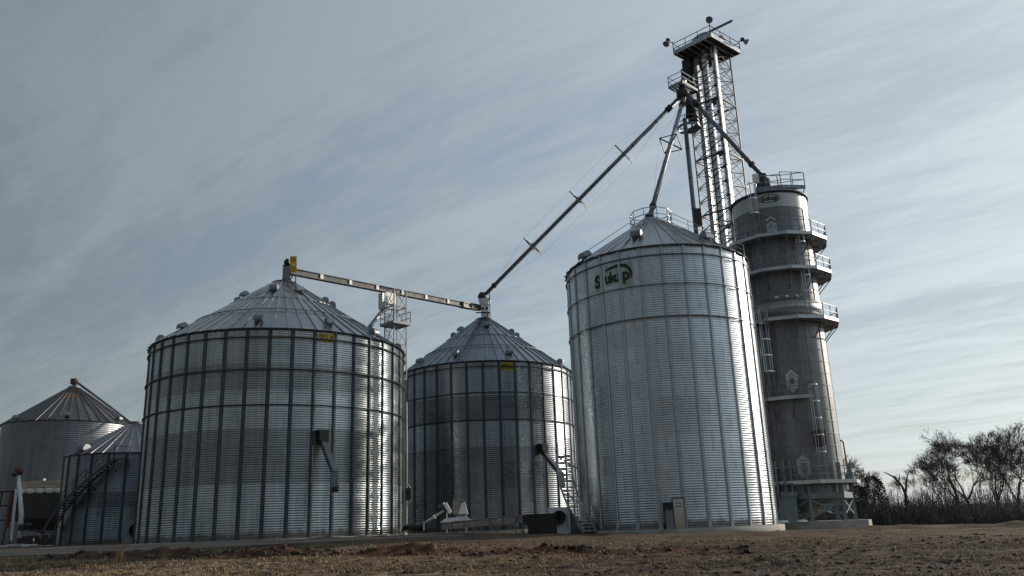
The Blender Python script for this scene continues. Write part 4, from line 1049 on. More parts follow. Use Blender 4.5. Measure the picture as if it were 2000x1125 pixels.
def ring_walk(z, r_out, span=None, n=12, name='walkway', rails=True, strut=True, a_first=None):
    mb = MB(); rl = MB(); sus = []
    a_ = [aG+R_(15)+2*math.pi*k/n for k in range(n)] if span is None else [span[0]+(span[1]-span[0])*k/n for k in range(n+1)]
    m_ = n
    ro = r_out/math.cos(math.pi/n) if span is None else r_out
    for k in range(m_):
        a0, a1 = a_[k], a_[(k+1) % len(a_)]
        p0, p1 = polar(G, ro, a0, z), polar(G, ro, a1, z); q0_, q1_ = polar(G, 3.02, a0, z), polar(G, 3.02, a1, z)
        mb.add([q0_, p0, p1, q1_]+[v-UZ*.06 for v in (q0_, p0, p1, q1_)], [(0, 1, 2, 3), (7, 6, 5, 4), (0, 4, 5, 1), (2, 6, 7, 3)])
        mb.bar(p0-UZ*.02, p1-UZ*.02, .06, .26)
        if rails:
            for dz in (.55, 1.08): rl.bar(p0+UZ*dz, p1+UZ*dz, .05)
            rl.bar(p0, p0+UZ*1.08, .05); mpt = (p0+p1)/2; rl.bar(mpt, mpt+UZ*1.08, .04)
        if strut: sus.append((p0-UZ*.1, polar(G, 3.02, a0, z-1.45))); mb.bar(p0-UZ*.1, q0_-UZ*.1, .09, .12)
    if span is not None and rails:
        e_ = polar(G, ro, a_[-1], z); f_ = polar(G, 3.05, a_[-1], z)
        rl.bar(e_, e_+UZ*1.08, .06)
        for dz in (.55, 1.08): rl.bar(e_+UZ*dz, f_+UZ*dz, .05)
    o = mb.build(name, M['galv'], DR)
    if rails: rl.build('railing', M['galv_old'], o)
    for p_, q_ in sus: MB().bar(p_, q_, .07).build('strut', M['galv_old'], o)
    return o
z1_, z2_, z3_, z4_, z5_ = zr_(456, 4.1), zr_(523, 4.1), zr_(620, 4.1), zr_(774, 4.0), zr_(941, 4.0)
ring_walk(z1_, 4.1); ring_walk(z2_, 4.1); ring_walk(z3_, 4.1)
ring_walk(z4_, 3.95, (aG-R_(100), aG+R_(22)), 5)
ring_walk(z5_, 3.9, None, 8, 'walkway', True, False)
def ladder(px, za, zb_, off, nm='caged_ladder', px2=None):
    zc_ = (za+zb_)/2; a = wall_angle(G, 3.3, zc_, px); o_ = Vector((math.cos(a), math.sin(a), 0)); t_ = Vector((-o_.y, o_.x, 0)); mb = MB(); hp_ = MB()
    c0 = polar(G, 3.0+off, a, 0)
    for s in (-.22, .22): mb.bar(c0+t_*s+UZ*za, c0+t_*s+UZ*(zb_+1.0), .045)
    z = za+.2
    while z < zb_: mb.bar(c0-t_*.22+UZ*z, c0+t_*.22+UZ*z, .03); z += .32
    l_ = mb.build(nm, M['galv_old'], DR)
    z = za+2.1; pts = [(.36*math.cos(math.pi*k/8), .7*math.sin(math.pi*k/8)) for k in range(9)]
    while z < zb_+1.0:
        for (u, v), (u2, v2) in zip(pts, pts[1:]): hp_.bar(c0+t_*u+o_*v+UZ*z, c0+t_*u2+o_*v2+UZ*z, .03, .09)
        z += 1.25
    for k in (1, 2, 4, 6, 7):
        u, v = pts[k]; hp_.bar(c0+t_*u+o_*v+UZ*(za+2.1), c0+t_*u+o_*v+UZ*(zb_+.9), .025)
    hp_.build('ladder_cage', M['galv_bright'], l_)
ladder(1505, z4_, z3_, .5); ladder(1597, z5_, z4_, .35); ladder(1572, z3_, z2_, .45); ladder(1560, z2_, z1_, .45)
ladder(1477, z1_, zrim, .35)
# conduits up the shaded left side
cdm = MB()
for px in (1481, 1484.5, 1464):
    a = wall_angle(G, 3.12, z3_-2, px); cdm.tube([polar(G, 3.12, a, zbot+1), polar(G, 3.12, a, z1_+1)], .04, 6)
cdm.build('conduit', M['galv'], DR)
# small box lamps over the middle band
lpn = None
for px in (1517.5, 1537, 1557):
    zl_ = zw1+.12; a = wall_angle(G, 3.1, zl_, px); o_ = Vector((math.cos(a), math.sin(a), 0)); t_ = Vector((-o_.y, o_.x, 0))
    MB().box(polar(G, 3.1, a, zl_), (.24, .16, .16), Matrix((t_, o_, UZ)).transposed()).build('box_plate', M['white'], DR)
# pale pointed access doors
def hexdoor(px, py, w, h, arrow, lines):
    zc_ = zr_(py); a = wall_angle(G, 3.05, zc_, px); mb = MB()
    pts = [(0, h/2), (w/2, h*.27), (w/2, -h*.22), (0, -h/2), (-w/2, -h*.22), (-w/2, h*.27)]
    if arrow == 2: pts = [(0, h*.28), (w/2, h*.1), (w/2, -h*.36), (w*.2, -h/2), (-w*.2, -h/2), (-w/2, -h*.36), (-w/2, h*.1)]
    wrap(mb, G, 3.03, a, zc_, pts, [list(range(len(pts)))], .03); d_ = mb.build('access_door', M['hex'], DR)
    if arrow:
        rm = MB(); 
        for s in (-1, 1): wrap(rm, G, 3.06, a, zc_, [(0, h*.53), (s*w*.5, h*.29), (s*w*.5, h*.23), (0, h*.46)], [(0, 1, 2, 3)], .05)
        rm.build('door_hood', M['galv_bright'], d_)
    if lines:
        lm_ = MB()
        for v, u0, u1, t in lines: wrap(lm_, G, 3.065, a, zc_, [(u0*w, v*h), (u1*w, v*h), (u1*w, (v+t)*h), (u0*w, (v+t)*h)], [(0, 1, 2, 3)], .01)
        lm_.build('door_marking', M['dark_steel'], d_)
hexdoor(1507, 441, .80, 1.5, 2, ((.0, -.12, -.06, .1), (.0, -.12, .1, .03)))
hexdoor(1547, 746, .86, 1.72, 1, ((.12, -.1, .12, .05), (.02, -.22, .22, .06), (-.08, -.12, .2, .08), (-.2, -.35, .35, .02)))
hexdoor(1570, 913, .92, 1.85, 0, ((.26, -.3, .3, .02), (.15, -.28, .3, .02), (.06, -.3, .25, .02), (-.04, -.3, .3, .015), (-.14, -.25, .3, .015)))
# green oval with lettering on the top band
zo = zr_(388.5); ao = wall_angle(G, 3.05, zo, 1503); ow, oh = 1.7, .68
e0_ = ellipse_plate(MB(), G, 3.04, ao, zo, ow, oh, 40, 2.1).build('oval_sign', plain('pale_green_sign', (.50, .58, .52), .5, 0, .1), DR)
lm_ = ellipse_plate(MB(), G, 3.055, ao, zo, ow, oh, 40, 2.1, (.93, .86))
vs, fs = glyphs('Sukup', .56, .022); k = .80*ow/(max(v[0] for v in vs)-min(v[0] for v in vs)); vs = [(u*k, (v-.15)*1.05) for u, v in vs]
wrap(lm_, G, 3.06, ao, zo, vs, fs); lm_.build('lettering', M['logo_green'], e0_)
# dark control box on the right of the ladder, top deck, inlet
bxm = MB(); zc_ = zr_(857); a = wall_angle(G, 3.35, zc_, 1604); o_ = Vector((math.cos(a), math.sin(a), 0)); t_ = Vector((-o_.y, o_.x, 0)); bxm.box(polar(G, 3.2, a, zc_), (.62, .5, 1.15), Matrix((t_, o_, UZ)).transposed()); bxm.build('burner_opening', M['black'], DR)
zt = zrim+.45
tn, tl, tr = onz(1526, 364, zt), onz(1474.5, 370.5, zt), onz(1572.5, 365, zt)
eL = (tl-tn); eR = (tr-tn); tf = tn+eL+eR
if (tf-tn).length > 7: tf = tn+(eL+eR)*.6
tdk = MB(); tdk.prism([tn, tr, tf, tl], UZ*.05)
for p, q in ((tn, tl), (tn, tr), (tl, tf), (tr, tf)): tdk.bar(p, q, .07, .3)
for p in (tn, tl, tr, tf): 
    d_ = Vector((G.X, G.Y, p.z))-p; s_in = max(0., d_.length-2.9); q = p+d_.normalized()*min(s_in+.2, d_.length); tdk.bar(p, Vector((q.x, q.y, zrim-.9)), .07)
tdo = tdk.build('top_deck', M['galv_old'], DR)
rl = MB(); rail_run(rl, [tn, tl], 1.1); rail_run(rl, [tn, tr, tf, tl], 1.3, False, .05, True, 1.2); rl.build('railing', M['galv_old'], tdo)
MB().lathe([(.34, .5), (.34, .1), (.55, 0), (.62, -.5), (.7, -1.0)], 18, gt-UZ*.3).build('roof_inlet', M['dark_steel'], DR)
MB().box(onz(1476, 349, zrim+1.3), (.45, .3, .75)).build('junction_box', M['white'], DR)
# base: ring beam, legs with cross braces, octagonal pad
MB().lathe([(2.6, zbot-.7), (3.0, zbot+.3)], 48, (G.X, G.Y, 0)).build('plenum_cone', M['galv_old'], DR)
lg0 = [polar(G, 3.35, aG+R_(4)+2*math.pi*k/8, 0) for k in range(8)]
bm = MB()
for k in range(8): 
    p, q = lg0[k], lg0[(k+1) % 8]; bm.bar(p+UZ*zbot, q+UZ*zbot, .18, .42)
bm.build('ring_beam', M['teal'], DR)
ztop_ = zr_(905, 3.4)
for k in range(8):
    p = lg0[k]; mb = MB(); mb.bar(p+UZ*zg_pad, p+UZ*ztop_, .24, .24); mb.box((p.x, p.y, zg_pad+.05), (.45, .45, .1)); mb.build('leg', M['teal'], DR)
xb = MB()
for k in range(8):
    p, q = lg0[k], lg0[(k+1) % 8]; xb.bar(p+UZ*(zg_pad+.35), q+UZ*(zbot-.25), .09); xb.bar(q+UZ*(zg_pad+.35), p+UZ*(zbot-.25), .09)
    if k in (0, 7, 3): 
        m_ = (p+q)/2; d_ = (q-p).normalized(); xb.box(m_+UZ*((zg_pad+zbot)/2+.05), (.75, .04, .55), Matrix((d_, Vector((-d_.y, d_.x, 0)), UZ)).transposed())
xb.build('cross_brace', M['teal'], DR)
pdm = MB(); n = 10; ring = [polar(G, 4.55, aG+R_(100)+2*math.pi*k/n, 0) for k in range(n)]
pdm.prism([p+UZ*(zg_pad-1.0) for p in ring], UZ*1.0); pdm.build('concrete_pad', M['concrete'], DR)
# unloading gear under and beside the drum
um = MB(); um.lathe([(.0, zbot-1.5), (.5, zbot-1.5), (2.3, zbot-.5)], 24, (G.X, G.Y, 0)); um.build('discharge_hopper', M['galv_old'], DR)
fc = at(1543, 1000, 63.2); fb = MB(); fb.box((fc.x, fc.y, (zg_pad+zbot)/2-.0), (.9, .8, zbot-zg_pad)); fb.box((fc.x-.05, fc.y, zbot+.15), (1.2, 1.0, .35)); fb.box((fc.x-.1, fc.y, zbot+.9), (1.0, .8, .12)); fb.build('fan_column', M['teal'], DR)
ff = MB(); 
for px in (1519, 1534, 1547):
    p = at(px, 950, 63.0); ff.bar((p.x, p.y, zg_pad), (p.x, p.y, zg_pad+4.4), .12)
p, q = at(1516, 914, 63), at(1545, 912, 63); ff.bar(p, q, .1); p, q = at(1516, 1018, 63), at(1545, 1018, 63); ff.bar(p+UZ*.2, q+UZ*.2, .1); p, q = at(1518, 968, 63), at(1550, 968, 63); ff.bar(p, q, .12); ff.bar(at(1540, 912, 62.8), at(1545, 928, 62.8), .2, .1)
ff.build('fan_frame', M['teal'], DR)
vl = MB(); 
for i in range(7):
    t0 = random.uniform(-.6, .6); vl.tube([Vector((G.X+.6+t0, G.Y-1.9+random.uniform(-.4, .4), zbot-.4-random.random()*.7)), Vector((G.X+.9+t0+random.uniform(-.5, .5), G.Y-2.1, zbot-.4-random.random()*.9))], random.uniform(.05, .13), 8)
vl.tube([Vector((G.X-1.5, G.Y-2.3, zbot-.9)), Vector((G.X-2.6, G.Y-2.8, zbot-1.6))], .16, 10)
vl.build('burner_piping', M['galv_bright'], DR)
for px in (1530, 1567): p = at(px, 1018, 62.3); MB().lathe([(.001, .18), (.3, .14), (.42, 0)], 14, (p.x, p.y, zg_pad)).build('tank_lid', M['white'], DR)
y0, y1 = at(1638.5, 861, 65.6), at(1645, 860.5, 65.6); y2 = Vector((y1.x+.0, y1.y, y1.z)); y3 = Vector((y1.x+.12, y1.y, zg_pad+1.0))
gp = MB(); gp.tube([y0, y1-Vector((.08, 0, 0)), y1+Vector((.06, 0, -.1)), y3], .07, 10); gp.tube([y3+UZ*2.1, y3+UZ*1.2+Vector((.04, 0, 0))], .1, 10); gp.build('gas_pipe', M['pipe_yellow'], DR)
# ------------------------------------------------------------------ machines on the ground
def gz(x, y): return smooth_h(x, y)
# dark dump hopper
hx = at(1059, 1040, 53.5); z0 = gz(hx.x, hx.y)
HB = empty('dump_hopper', (hx.x, hx.y, z0), 'black boxy steel hopper standing on the dirt left of the round fan', 'hopper')
hb_ = MB(); hb_.box((hx.x, hx.y, z0+.58), (1.7, 1.5, 1.12)); hb_.build('hopper_body', M['black'], HB)
hr = MB()
for dx in (-.9, .9): hr.bar((hx.x+dx, hx.y-.76, z0+1.18), (hx.x+dx, hx.y+.76, z0+1.18), .08)
for dy in (-.77, .77): hr.bar((hx.x-.94, hx.y+dy, z0+1.18), (hx.x+.94, hx.y+dy, z0+1.18), .08)
for dx in (-.86, -.3, .3, .86): hr.bar((hx.x+dx, hx.y-.78, z0+.02), (hx.x+dx, hx.y-.78, z0+1.16), .05)
hr.box((hx.x, hx.y, z0+.02), (1.95, 1.6, .04)); hr.build('hopper_rim', M['black'], HB)
MB().box((hx.x-1.02, hx.y-.5, z0+.85), (.32, .4, .6)).tube([(hx.x-1.0, hx.y-.72, z0+1.05), (hx.x-1.0, hx.y-.8, z0+1.05)], .1, 12).bar((hx.x-1.12, hx.y-.5, z0), (hx.x-1.12, hx.y-.5, z0+.7), .06).build('junction_box', M['dark_steel'], HB)
# aeration fans
def aer_fan(p, w, h, cr, cx, cz, label, body, yaw, duct=True):
    F = empty('aeration_fan', p, label, 'aeration fan', 'fans at the feet of the bins')
    Mz = Matrix.Rotation(yaw, 3, 'Z'); T_ = lambda v: Vector(p)+Mz @ Vector(v)
    b = MB(); b.box(T_((0, .28, h/2+.05)), (w, .55, h), Mz); b.box(T_((w/2+.05, .2, h/2)), (.12, .75, h*.92), Mz); b.box(T_((0, .28, .04)), (w*1.1, .8, .08), Mz); b.build('fan_housing', body, F)
    def disc(mb, prof, n=36):
        vs = []
        for r_, y_ in prof:
            for k in range(n): t = 2*math.pi*k/n; vs.append(T_((cx+r_*math.cos(t), y_, cz+r_*math.sin(t))))
        mb.add(vs, [(i*n+k, i*n+(k+1) % n, (i+1)*n+(k+1) % n, (i+1)*n+k) for i in range(len(prof)-1) for k in range(n)], True); return mb
    disc(MB(), [(cr, .0), (cr*1.0, -.22), (cr*.93, -.26), (cr*.86, -.2), (cr*.80, .0), (.001, .0)]).build('fan_inlet', M['green'] if body is M['offwhite'] else M['black'], F)
    disc(MB(), [(cr*.24, -.01), (cr*.24, -.2), (.001, -.26)], 20).build('fan_hub', M['black'], F)
    bl = MB()
    for k in range(7):
        t = 2*math.pi*k/7; c, s = math.cos(t), math.sin(t); q = [T_((cx+r_*c-o*s, y_, cz+r_*s+o*c)) for r_, o, y_ in ((cr*.22, -.06, -.15), (cr*.8, -.12, -.18), (cr*.8, .12, -.06), (cr*.22, .06, -.08))]
        bl.add(q, [(0, 1, 2, 3)])
    bl.build('fan_blade', M['black'], F)
    if duct:
        d = MB(); d.add([T_(v) for v in ((w/2+.1, .0, h*.82), (w/2+1.4, .5, .42), (w/2+1.4, .5, .02), (w/2+.1, .0, .02), (w/2+.1, .7, h*.82), (w/2+1.4, 1.2, .42), (w/2+1.4, 1.2, .02), (w/2+.1, .7, .02))], [(0, 1, 2, 3), (7, 6, 5, 4), (0, 4, 5, 1), (1, 5, 6, 2), (2, 6, 7, 3), (3, 7, 4, 0)])
        d.build('transition_duct', M['teal'], F)
    return F
fp_ = at(1092, 1034, 55.2); z0 = gz(fp_.x, fp_.y)
aer_fan((fp_.x, fp_.y, z0), 1.2, 1.62, .43, .03, 1.02, 'white aeration fan with a round dark green inlet beside the black hopper', M['offwhite'], R_(4))
fq = at(258, 1060, 60.5); z0 = gz(fq.x, fq.y)
aer_fan((fq.x, fq.y, z0), 1.15, 1.55, .46, .22, .9, 'dull grey aeration fan tucked against the left foot of the widest bin', M['grey'], R_(6), False)
# low unloading conveyor in front of the middle bin
u0, u1 = at(868, 1027, 66), at(1036, 1012, 55.2)
z0 = gz(u0.x, u0.y); UC = empty('unloading_conveyor', (u0.x, u0.y, z0), 'low grey conveyor trough on short legs running to the black hopper', 'conveyor')
u0 = Vector((u0.x, u0.y, z0+.55)); dU = (u1-u0).normalized(); sU = dU.cross(UZ).normalized()
tm = MB(); tm.bar(u0, u1, .42, .42); tm.bar(u0+UZ*.23, u1+UZ*.23, .6, .05); tm.bar(u0-UZ*.22, u1-UZ*.22, .52, .05)
k = 1.8
while k < (u1-u0).length: c_ = u0+dU*k; tm.bar(c_-UZ*.22+sU*.22, c_+UZ*.22+sU*.22, .08, .08); k += 1.9
tm.build('trough', M['grey'], UC)
for t in (.12, .34, .62, .88):
    c_ = u0.lerp(u1, t); lm = MB(); lm.bar(c_-sU*.22, Vector(((c_-sU*.25).x, (c_-sU*.25).y, gz(c_.x, c_.y)-.05)), .09); lm.bar(c_+sU*.22, Vector(((c_+sU*.25).x, (c_+sU*.25).y, gz(c_.x, c_.y)-.05)), .09); lm.build('leg', M['grey'], UC)
hpz = MB()
for t in (.07, .22):
    c_ = u0.lerp(u1, t)+UZ*.25; hpz.add([c_+Vector(v) for v in ((-.7, -.3, 0), (.9, -.3, 0), (.9, .3, 0), (-.7, .3, 0), (-.25, -.15, .32), (.35, -.15, .32), (.35, .15, .32), (-.25, .15, .32))], [(0, 1, 5, 4), (1, 2, 6, 5), (2, 3, 7, 6), (3, 0, 4, 7), (4, 5, 6, 7)])
hpz.build('inlet_hood', M['offwhite'], UC)
pl_ = MB()
for t in (.17, .2, .25, .45): c_ = u0.lerp(u1, t)+sU*.225; pl_.box(c_, (.2, .02, .12), Matrix((dU, sU, UZ)).transposed())
pl_.build('marker_plate', M['white'], UC)
# drive units on it: motor with white guard on a slanted tube; grey cabinet; white pyramid guard
UA = empty('unload_auger', at(826, 1024, 68), 'slanted thin auger tube with a blue motor and white belt guard', 'auger')
t0, t1 = at(824, 1025, 68), at(866, 998, 67)
MB().tube([t0, t1], .09, 10).tube([t0+(t1-t0)*.55, t0+(t1-t0)*.6], .14, 10).build('auger_tube', M['offwhite'], UA)
mt0, mt1 = at(857, 992, 66.8), at(869, 987, 66.6)
MB().tube([mt0, mt0.lerp(mt1, .25), mt1], [.14, .24, .24], 14).box(mt0.lerp(mt1, .55)+UZ*.25, (.22, .2, .14)).build('motor', M['blue'], UA)
gA, gB = at(869, 983, 66.4), at(880, 1002, 66.4); MB().bar(gA, gB, .34, .28).build('belt_guard', M['white'], UA)
MB().bar(at(873, 1001, 66.4), Vector((*at(872, 1022, 66.4).xy, gz(at(872, 1022, 66.4).x, 66.4))), .1).build('stand', M['offwhite'], UA)
kp = at(895, 990, 67.5); zk = gz(kp.x, kp.y)
K2 = empty('control_cabinet', (kp.x, kp.y, zk), 'flat grey control cabinet on posts before the middle bin with a small orange mark', 'cabinet')
MB().box(kp, (.82, .3, 1.12)).build('cabinet_body', M['grey'], K2)
MB().box(kp+Vector((0, -.155, .36)), (.13, .012, .09)).build('warning_label', plain('orange_label', (.28, .06, .015), .5), K2)
MB().box(kp+Vector((-.2, -.155, .0)), (.1, .012, .13)).box(kp+Vector((.05, -.155, -.02)), (.16, .012, .05)).build('cabinet_plate', M['dark_steel'], K2)
km = MB()
for dx in (-.35, .35): km.bar((kp.x+dx, kp.y+.1, zk), (kp.x+dx, kp.y+.1, kp.z+.6), .07)
km.build('post', M['dark_steel'], K2)
pg = at(905, 1004, 65.2); zq = gz(pg.x, pg.y)
PG = empty('drive_guard', (pg.x, pg.y, zq), 'white tapered sheet metal drive guard on a thin stand before the middle bin', 'drive guard')
MB().add([pg+Vector(v) for v in ((-.36, -.18, 0), (.36, -.18, 0), (.36, .18, 0), (-.36, .18, 0), (-.11, -.1, .86), (.13, -.1, .86), (.13, .1, .86), (-.11, .1, .86))], [(0, 3, 2, 1), (0, 1, 5, 4), (1, 2, 6, 5), (2, 3, 7, 6), (3, 0, 4, 7), (4, 5, 6, 7)]).build('guard_shell', M['white'], PG)
MB().bar(pg+Vector((.22, 0, 0)), Vector((pg.x+.2, pg.y, zq)), .09).build('stand', M['offwhite'], PG)
MB().tube([pg+Vector((-.05, .1, .8)), pg+Vector((-.05, .55, .85))], .17, 12).build('motor', M['dark_steel'], PG)
# wooden block and planks lying at the edge of the yard
wb = at(787, 1043, 56.5); z_ = gz(wb.x, wb.y); tag(MB().box((wb.x, wb.y, z_+.1), (.36, .3, .24)).bar((wb.x+.2, wb.y-.1, z_+.04), (wb.x-.3, wb.y+.2, z_+.05), .1, .06).build('timber_block', M['tan']), 'pale timber block on the dirt at the right foot of the widest bin', 'block')
for i, (pxa, pxb, py) in enumerate(((800, 822, 1044), (838, 852, 1043))):
    a_, b_ = at(pxa, py, 58+i), at(pxb, py, 58.3+i); za = gz(a_.x, a_.y)
    tag(MB().bar((a_.x, a_.y, za+.04), (b_.x, b_.y, za+.05), .2, .05).build('plank', M['tan']), ('longer', 'shorter')[i]+' brown plank lying on the dirt between the two linked bins', 'plank')

# ------------------------------------------------------------------ portable auger and wagon by the old bin on the left
ax0, ax1 = at(38, 1045, 70), at(36, 925, 71); za = gz(ax0.x, ax0.y)
PA = empty('portable_auger', (ax0.x, ax0.y, za), 'upright white portable auger with a rusty hood and red frame', 'auger')
MB().tube([Vector((ax0.x+.05, ax0.y, za+.7)), Vector((ax0.x-.05, ax0.y, za+2.6)), ax1], [.22, .19, .13], 14).build('auger_tube', M['offwhite'], PA)
hd = MB(); hd.tube([ax1-UZ*.1, ax1+UZ*.25, ax1+Vector((.1, 0, .55))], [.24, .34, .2], 12); hd.tube([ax1+Vector((-.1, -.1, .1)), ax1+Vector((-.1, -.45, -.15))], .18, 10); hd.build('discharge_hood', M['rust'], PA)
MB().bar(at(22, 1056, 69.5), at(32, 955, 70), .17, .12).build('support_leg', M['offwhite'], PA)
fm = MB(); p, q = at(24, 962, 70.6), at(13, 1030, 70.6); fm.bar(p, q, .3, .2)
for t in (.15, .4, .65, .9): c_ = p.lerp(q, t); fm.bar(c_, c_+Vector((-.55, .2, 0)), .06)
fm.build('red_frame', M['red'], PA)
bb = MB(); p, q = at(-12, 1061, 69), at(74, 1057, 69); bb.bar(Vector((p.x, p.y, za+.12)), Vector((q.x, q.y, za+.14)), .3, .12); bb.box((p.x+1.8, p.y, za+.2), (1.1, .5, .1)); bb.bar((q.x-1.1, q.y-.1, za+.02), (q.x-.5, q.y-.1, za+.02), .4, .16)
bb.build('base_skid', M['offwhite'], PA)
mm = MB(); c_ = at(44, 1030, 69.8); mm.box(c_, (.5, .4, .5)); mm.tube([c_+Vector((.2, 0, .1)), c_+Vector((.75, .1, .15))], .2, 10); mm.tube([c_+Vector((.6, 0, -.2)), c_+Vector((1.7, .2, -.45))], .09, 8); mm.build('gearbox', M['dark_steel'], PA)
sc0 = at(10, 1000, 72); SL = empty('scaffold_rack', (sc0.x-.4, sc0.y, za), 'dark steel rack of shelves at the left edge beside the red frame', 'rack')
sm_ = MB()
for px in (-14, 6, 19): p = at(px, 1050, 72); sm_.bar((p.x, p.y, za), (p.x+.3, p.y, za+4.6), .09)
sm_.build('upright', M['dark_steel'], SL)
for py in (961, 988, 1017): p, q = at(-16, py, 72), at(24, py-1, 72); MB().bar(p, q, .6, .1).build('shelf', M['dark_steel'], SL)
wa, wb_ = at(40, 1050, 88), at(122, 1050, 86); zw_ = gz(wa.x, wa.y)
GW = empty('grain_wagon', ((wa.x+wb_.x)/2, wa.y, zw_), 'dark sided grain wagon with a rolled white tarp, parked between two left bins', 'wagon')
wt, wt2 = at(40, 945, 88), at(120, 943, 86.5); dW = (wt2-wt).normalized(); sW = Vector((-dW.y, dW.x, 0))
ctr = (wt+wt2)/2; Lw = (wt2-wt).length+.8; MW = Matrix((dW, sW, UZ)).transposed()
zt_ = ctr.z
MB().box(ctr+sW*1.2-UZ*2.2, (Lw, 2.4, 2.6), MW).add([ctr+dW*(s*Lw/2)*k+sW*(1.2+v)-UZ*z for s, k, v, z in ((-1, 1, -1.2, 3.5), (1, 1, -1.2, 3.5), (1, 1, 1.2, 3.5), (-1, 1, 1.2, 3.5), (-1, .5, -.5, 4.7), (1, .5, -.5, 4.7), (1, .5, .5, 4.7), (-1, .5, .5, 4.7))], [(0, 1, 5, 4), (1, 2, 6, 5), (2, 3, 7, 6), (3, 0, 4, 7), (4, 5, 6, 7)]).build('wagon_body', M['black'], GW)
tp_ = MB(); tp_.bar(ctr-dW*Lw/2+UZ*.12, ctr+dW*Lw/2+UZ*.12, .3, .3); tp_.bar(ctr-dW*Lw/2+sW*.1-UZ*.22, ctr+dW*Lw/2+sW*.1-UZ*.22, .4, .36); tp_.box(ctr+dW*.3+UZ*.36, (.3, .3, .22), MW); tp_.build('tarp_rail', M['tan'], GW)
nS = 5
for i in range(nS):
    c_ = ctr+dW*(Lw*((i+.5)/nS-.5))-UZ*.72; b_ = MB(); n = 8; w2 = Lw/nS*.46
    vs = []
    for s in (-1, -.6, 0, .6, 1):
        rr_ = .36*(1-.35*s*s)
        for k in range(n+1): t = math.pi*k/n; vs.append(c_+dW*(s*w2)+sW*(.2-rr_*math.sin(t))+UZ*(rr_*math.cos(t)))
    b_.add(vs, [(j*(n+1)+k, j*(n+1)+k+1, (j+1)*(n+1)+k+1, (j+1)*(n+1)+k) for j in range(4) for k in range(n)], True)
    b_.build('tarp_fold', M['tarp'], GW)
wl = MB()
for s in (-.3, -.14, .2, .36):
    for v in (.25, 2.15): c_ = ctr+dW*(Lw*s)+sW*v; c_.z = zw_+.52; wl.tube([c_-sW*.14, c_+sW*.14], .52, 18)
wl.build('wheel', M['black'], GW)

# ------------------------------------------------------------------ trees
M['bark'] = plain('bark', (.075, .066, .06), .9, 0, .35, 2.)
M['bark_pale'] = plain('pale_bark', (.11, .095, .08), .9, 0, .3, 2.)
M['twig'] = plain('winter_twigs', (.11, .10, .10), .9, 0, .3, 1.)
M['leaf'] = plain('withered_oak_leaves', (.095, .072, .062), .8, 0, .5, .7)
M['cedar'] = plain('cedar_foliage', (.05, .056, .046), .85, 0, .45, .8)
M['brush'] = plain('winter_brush', (.14, .132, .132), .9, 0, .5, .5)
def rv(s=1.): return Vector((random.gauss(0, s), random.gauss(0, s), random.gauss(0, s)))
def tree(px, py_base, Y, H, label, spread=.55, leafy=0., depth=6, trunk_r=None, pale=False, lean=0., seed=1, fork=.28, name='bare_tree', grp='bare trees at the edge of the field'):
    random.seed(seed)
    p = at(px, py_base, Y); z0 = lerp(PLAT, p.x)-.1; base = Vector((p.x, Y, z0)); trunk_r = trunk_r or H*.021
    root = empty(name, base, label, 'tree', grp)
    tk = MB(); cw = MB(); lf = MB(); tips = []
    def branch(p, d, ln, r, lv, first=False):
        r = max(r, .014); n = 3 if lv > 2 else 2; pts = [p]; rs = [r]
        for i in range(n):
            d = (d+rv(.10 if first else .17)+UZ*.05).normalized(); p = p+d*(ln/n); pts.append(p); rs.append(max(.010, r*(1-.42*(i+1)/n)))
        (tk if lv >= depth-1 else cw).tube(pts, rs, 7 if lv >= depth-1 else (5 if lv > 3 else 3), False)
        r2 = rs[-1]
        if lv <= 0: tips.append(p); return
        if lv <= 2 and leafy: tips.append(p)
        k = 2 if random.random() < .35 else 3
        if lv <= 2: k = 4 if lv == 2 else 5
        for i in range(k):
            sp_ = spread*random.uniform(.5, 1.35); ax = rv(1.).cross(d).normalized()
            nd = (Matrix.Rotation(sp_, 3, ax) @ d); nd = (nd+UZ*.12).normalized()
            q = pts[-1] if i < 2 or n < 2 else pts[-2].lerp(pts[-1], random.random())
            branch(q, nd, ln*random.uniform(.62, .86), r2*random.uniform(.62, .82), lv-1)
        if lv >= 3:
            for i in range(2):
                q = pts[0].lerp(pts[-1], random.uniform(.4, .95)); nd = (Matrix.Rotation(spread*1.5, 3, rv(1.).cross(d).normalized()) @ d)
                branch(q, nd.normalized(), ln*random.uniform(.4, .6), r2*.4, max(0, lv-3))
    branch(base, Vector((lean, 0, 1)).normalized(), H*fork, trunk_r, depth, True)
    # scale so that the tallest twig reaches the measured height
    top = max(v.z for v in cw.v)-z0; s = H/top
    for mb in (tk, cw): mb.v = [base+(v-base)*s for v in mb.v]
    tips = [base+(t-base)*s for t in tips]
    tk.build('trunk', M['bark_pale' if pale else 'bark'], root)
    if leafy:
        for t in tips:
            if noise.noise(t*.45+Vector((seed, 0, 0)))+(t.z-z0)/H*.5 < .55-leafy: continue
            for _ in range(random.randint(1, 3)):
                c_ = t+rv(.22); a, b_ = rv(1.).normalized()*random.uniform(.04, .085), rv(1.).normalized()*random.uniform(.03, .065); lf.add([c_-a, c_+b_, c_+a, c_-b_], [(0, 1, 2, 3)])
    c = cw.build('crown', M['bark_pale' if pale else 'twig'], root)
    if lf.v: lf.build('leaves', M['leaf'], c)
    return root
tree(1653, 1020, 104, 8.8, 'slim bare tree just right of the dryer legs', .42, 0, 6, .12, seed=11)
tree(1697, 1020, 108, 8.4, 'bare round crowned tree left of the dark cedar clump', .60, 0, 6, .16, seed=12)
tree(1822, 1021, 106, 8.0, 'pale barked bare tree left of the leafy oaks', .55, 0, 6, .16, True, .0, 23)
tree(1790, 1021, 112, 6.6, 'low bare sapling between the dead snag and the pale tree', .45, 0, 5, .10, seed=14)
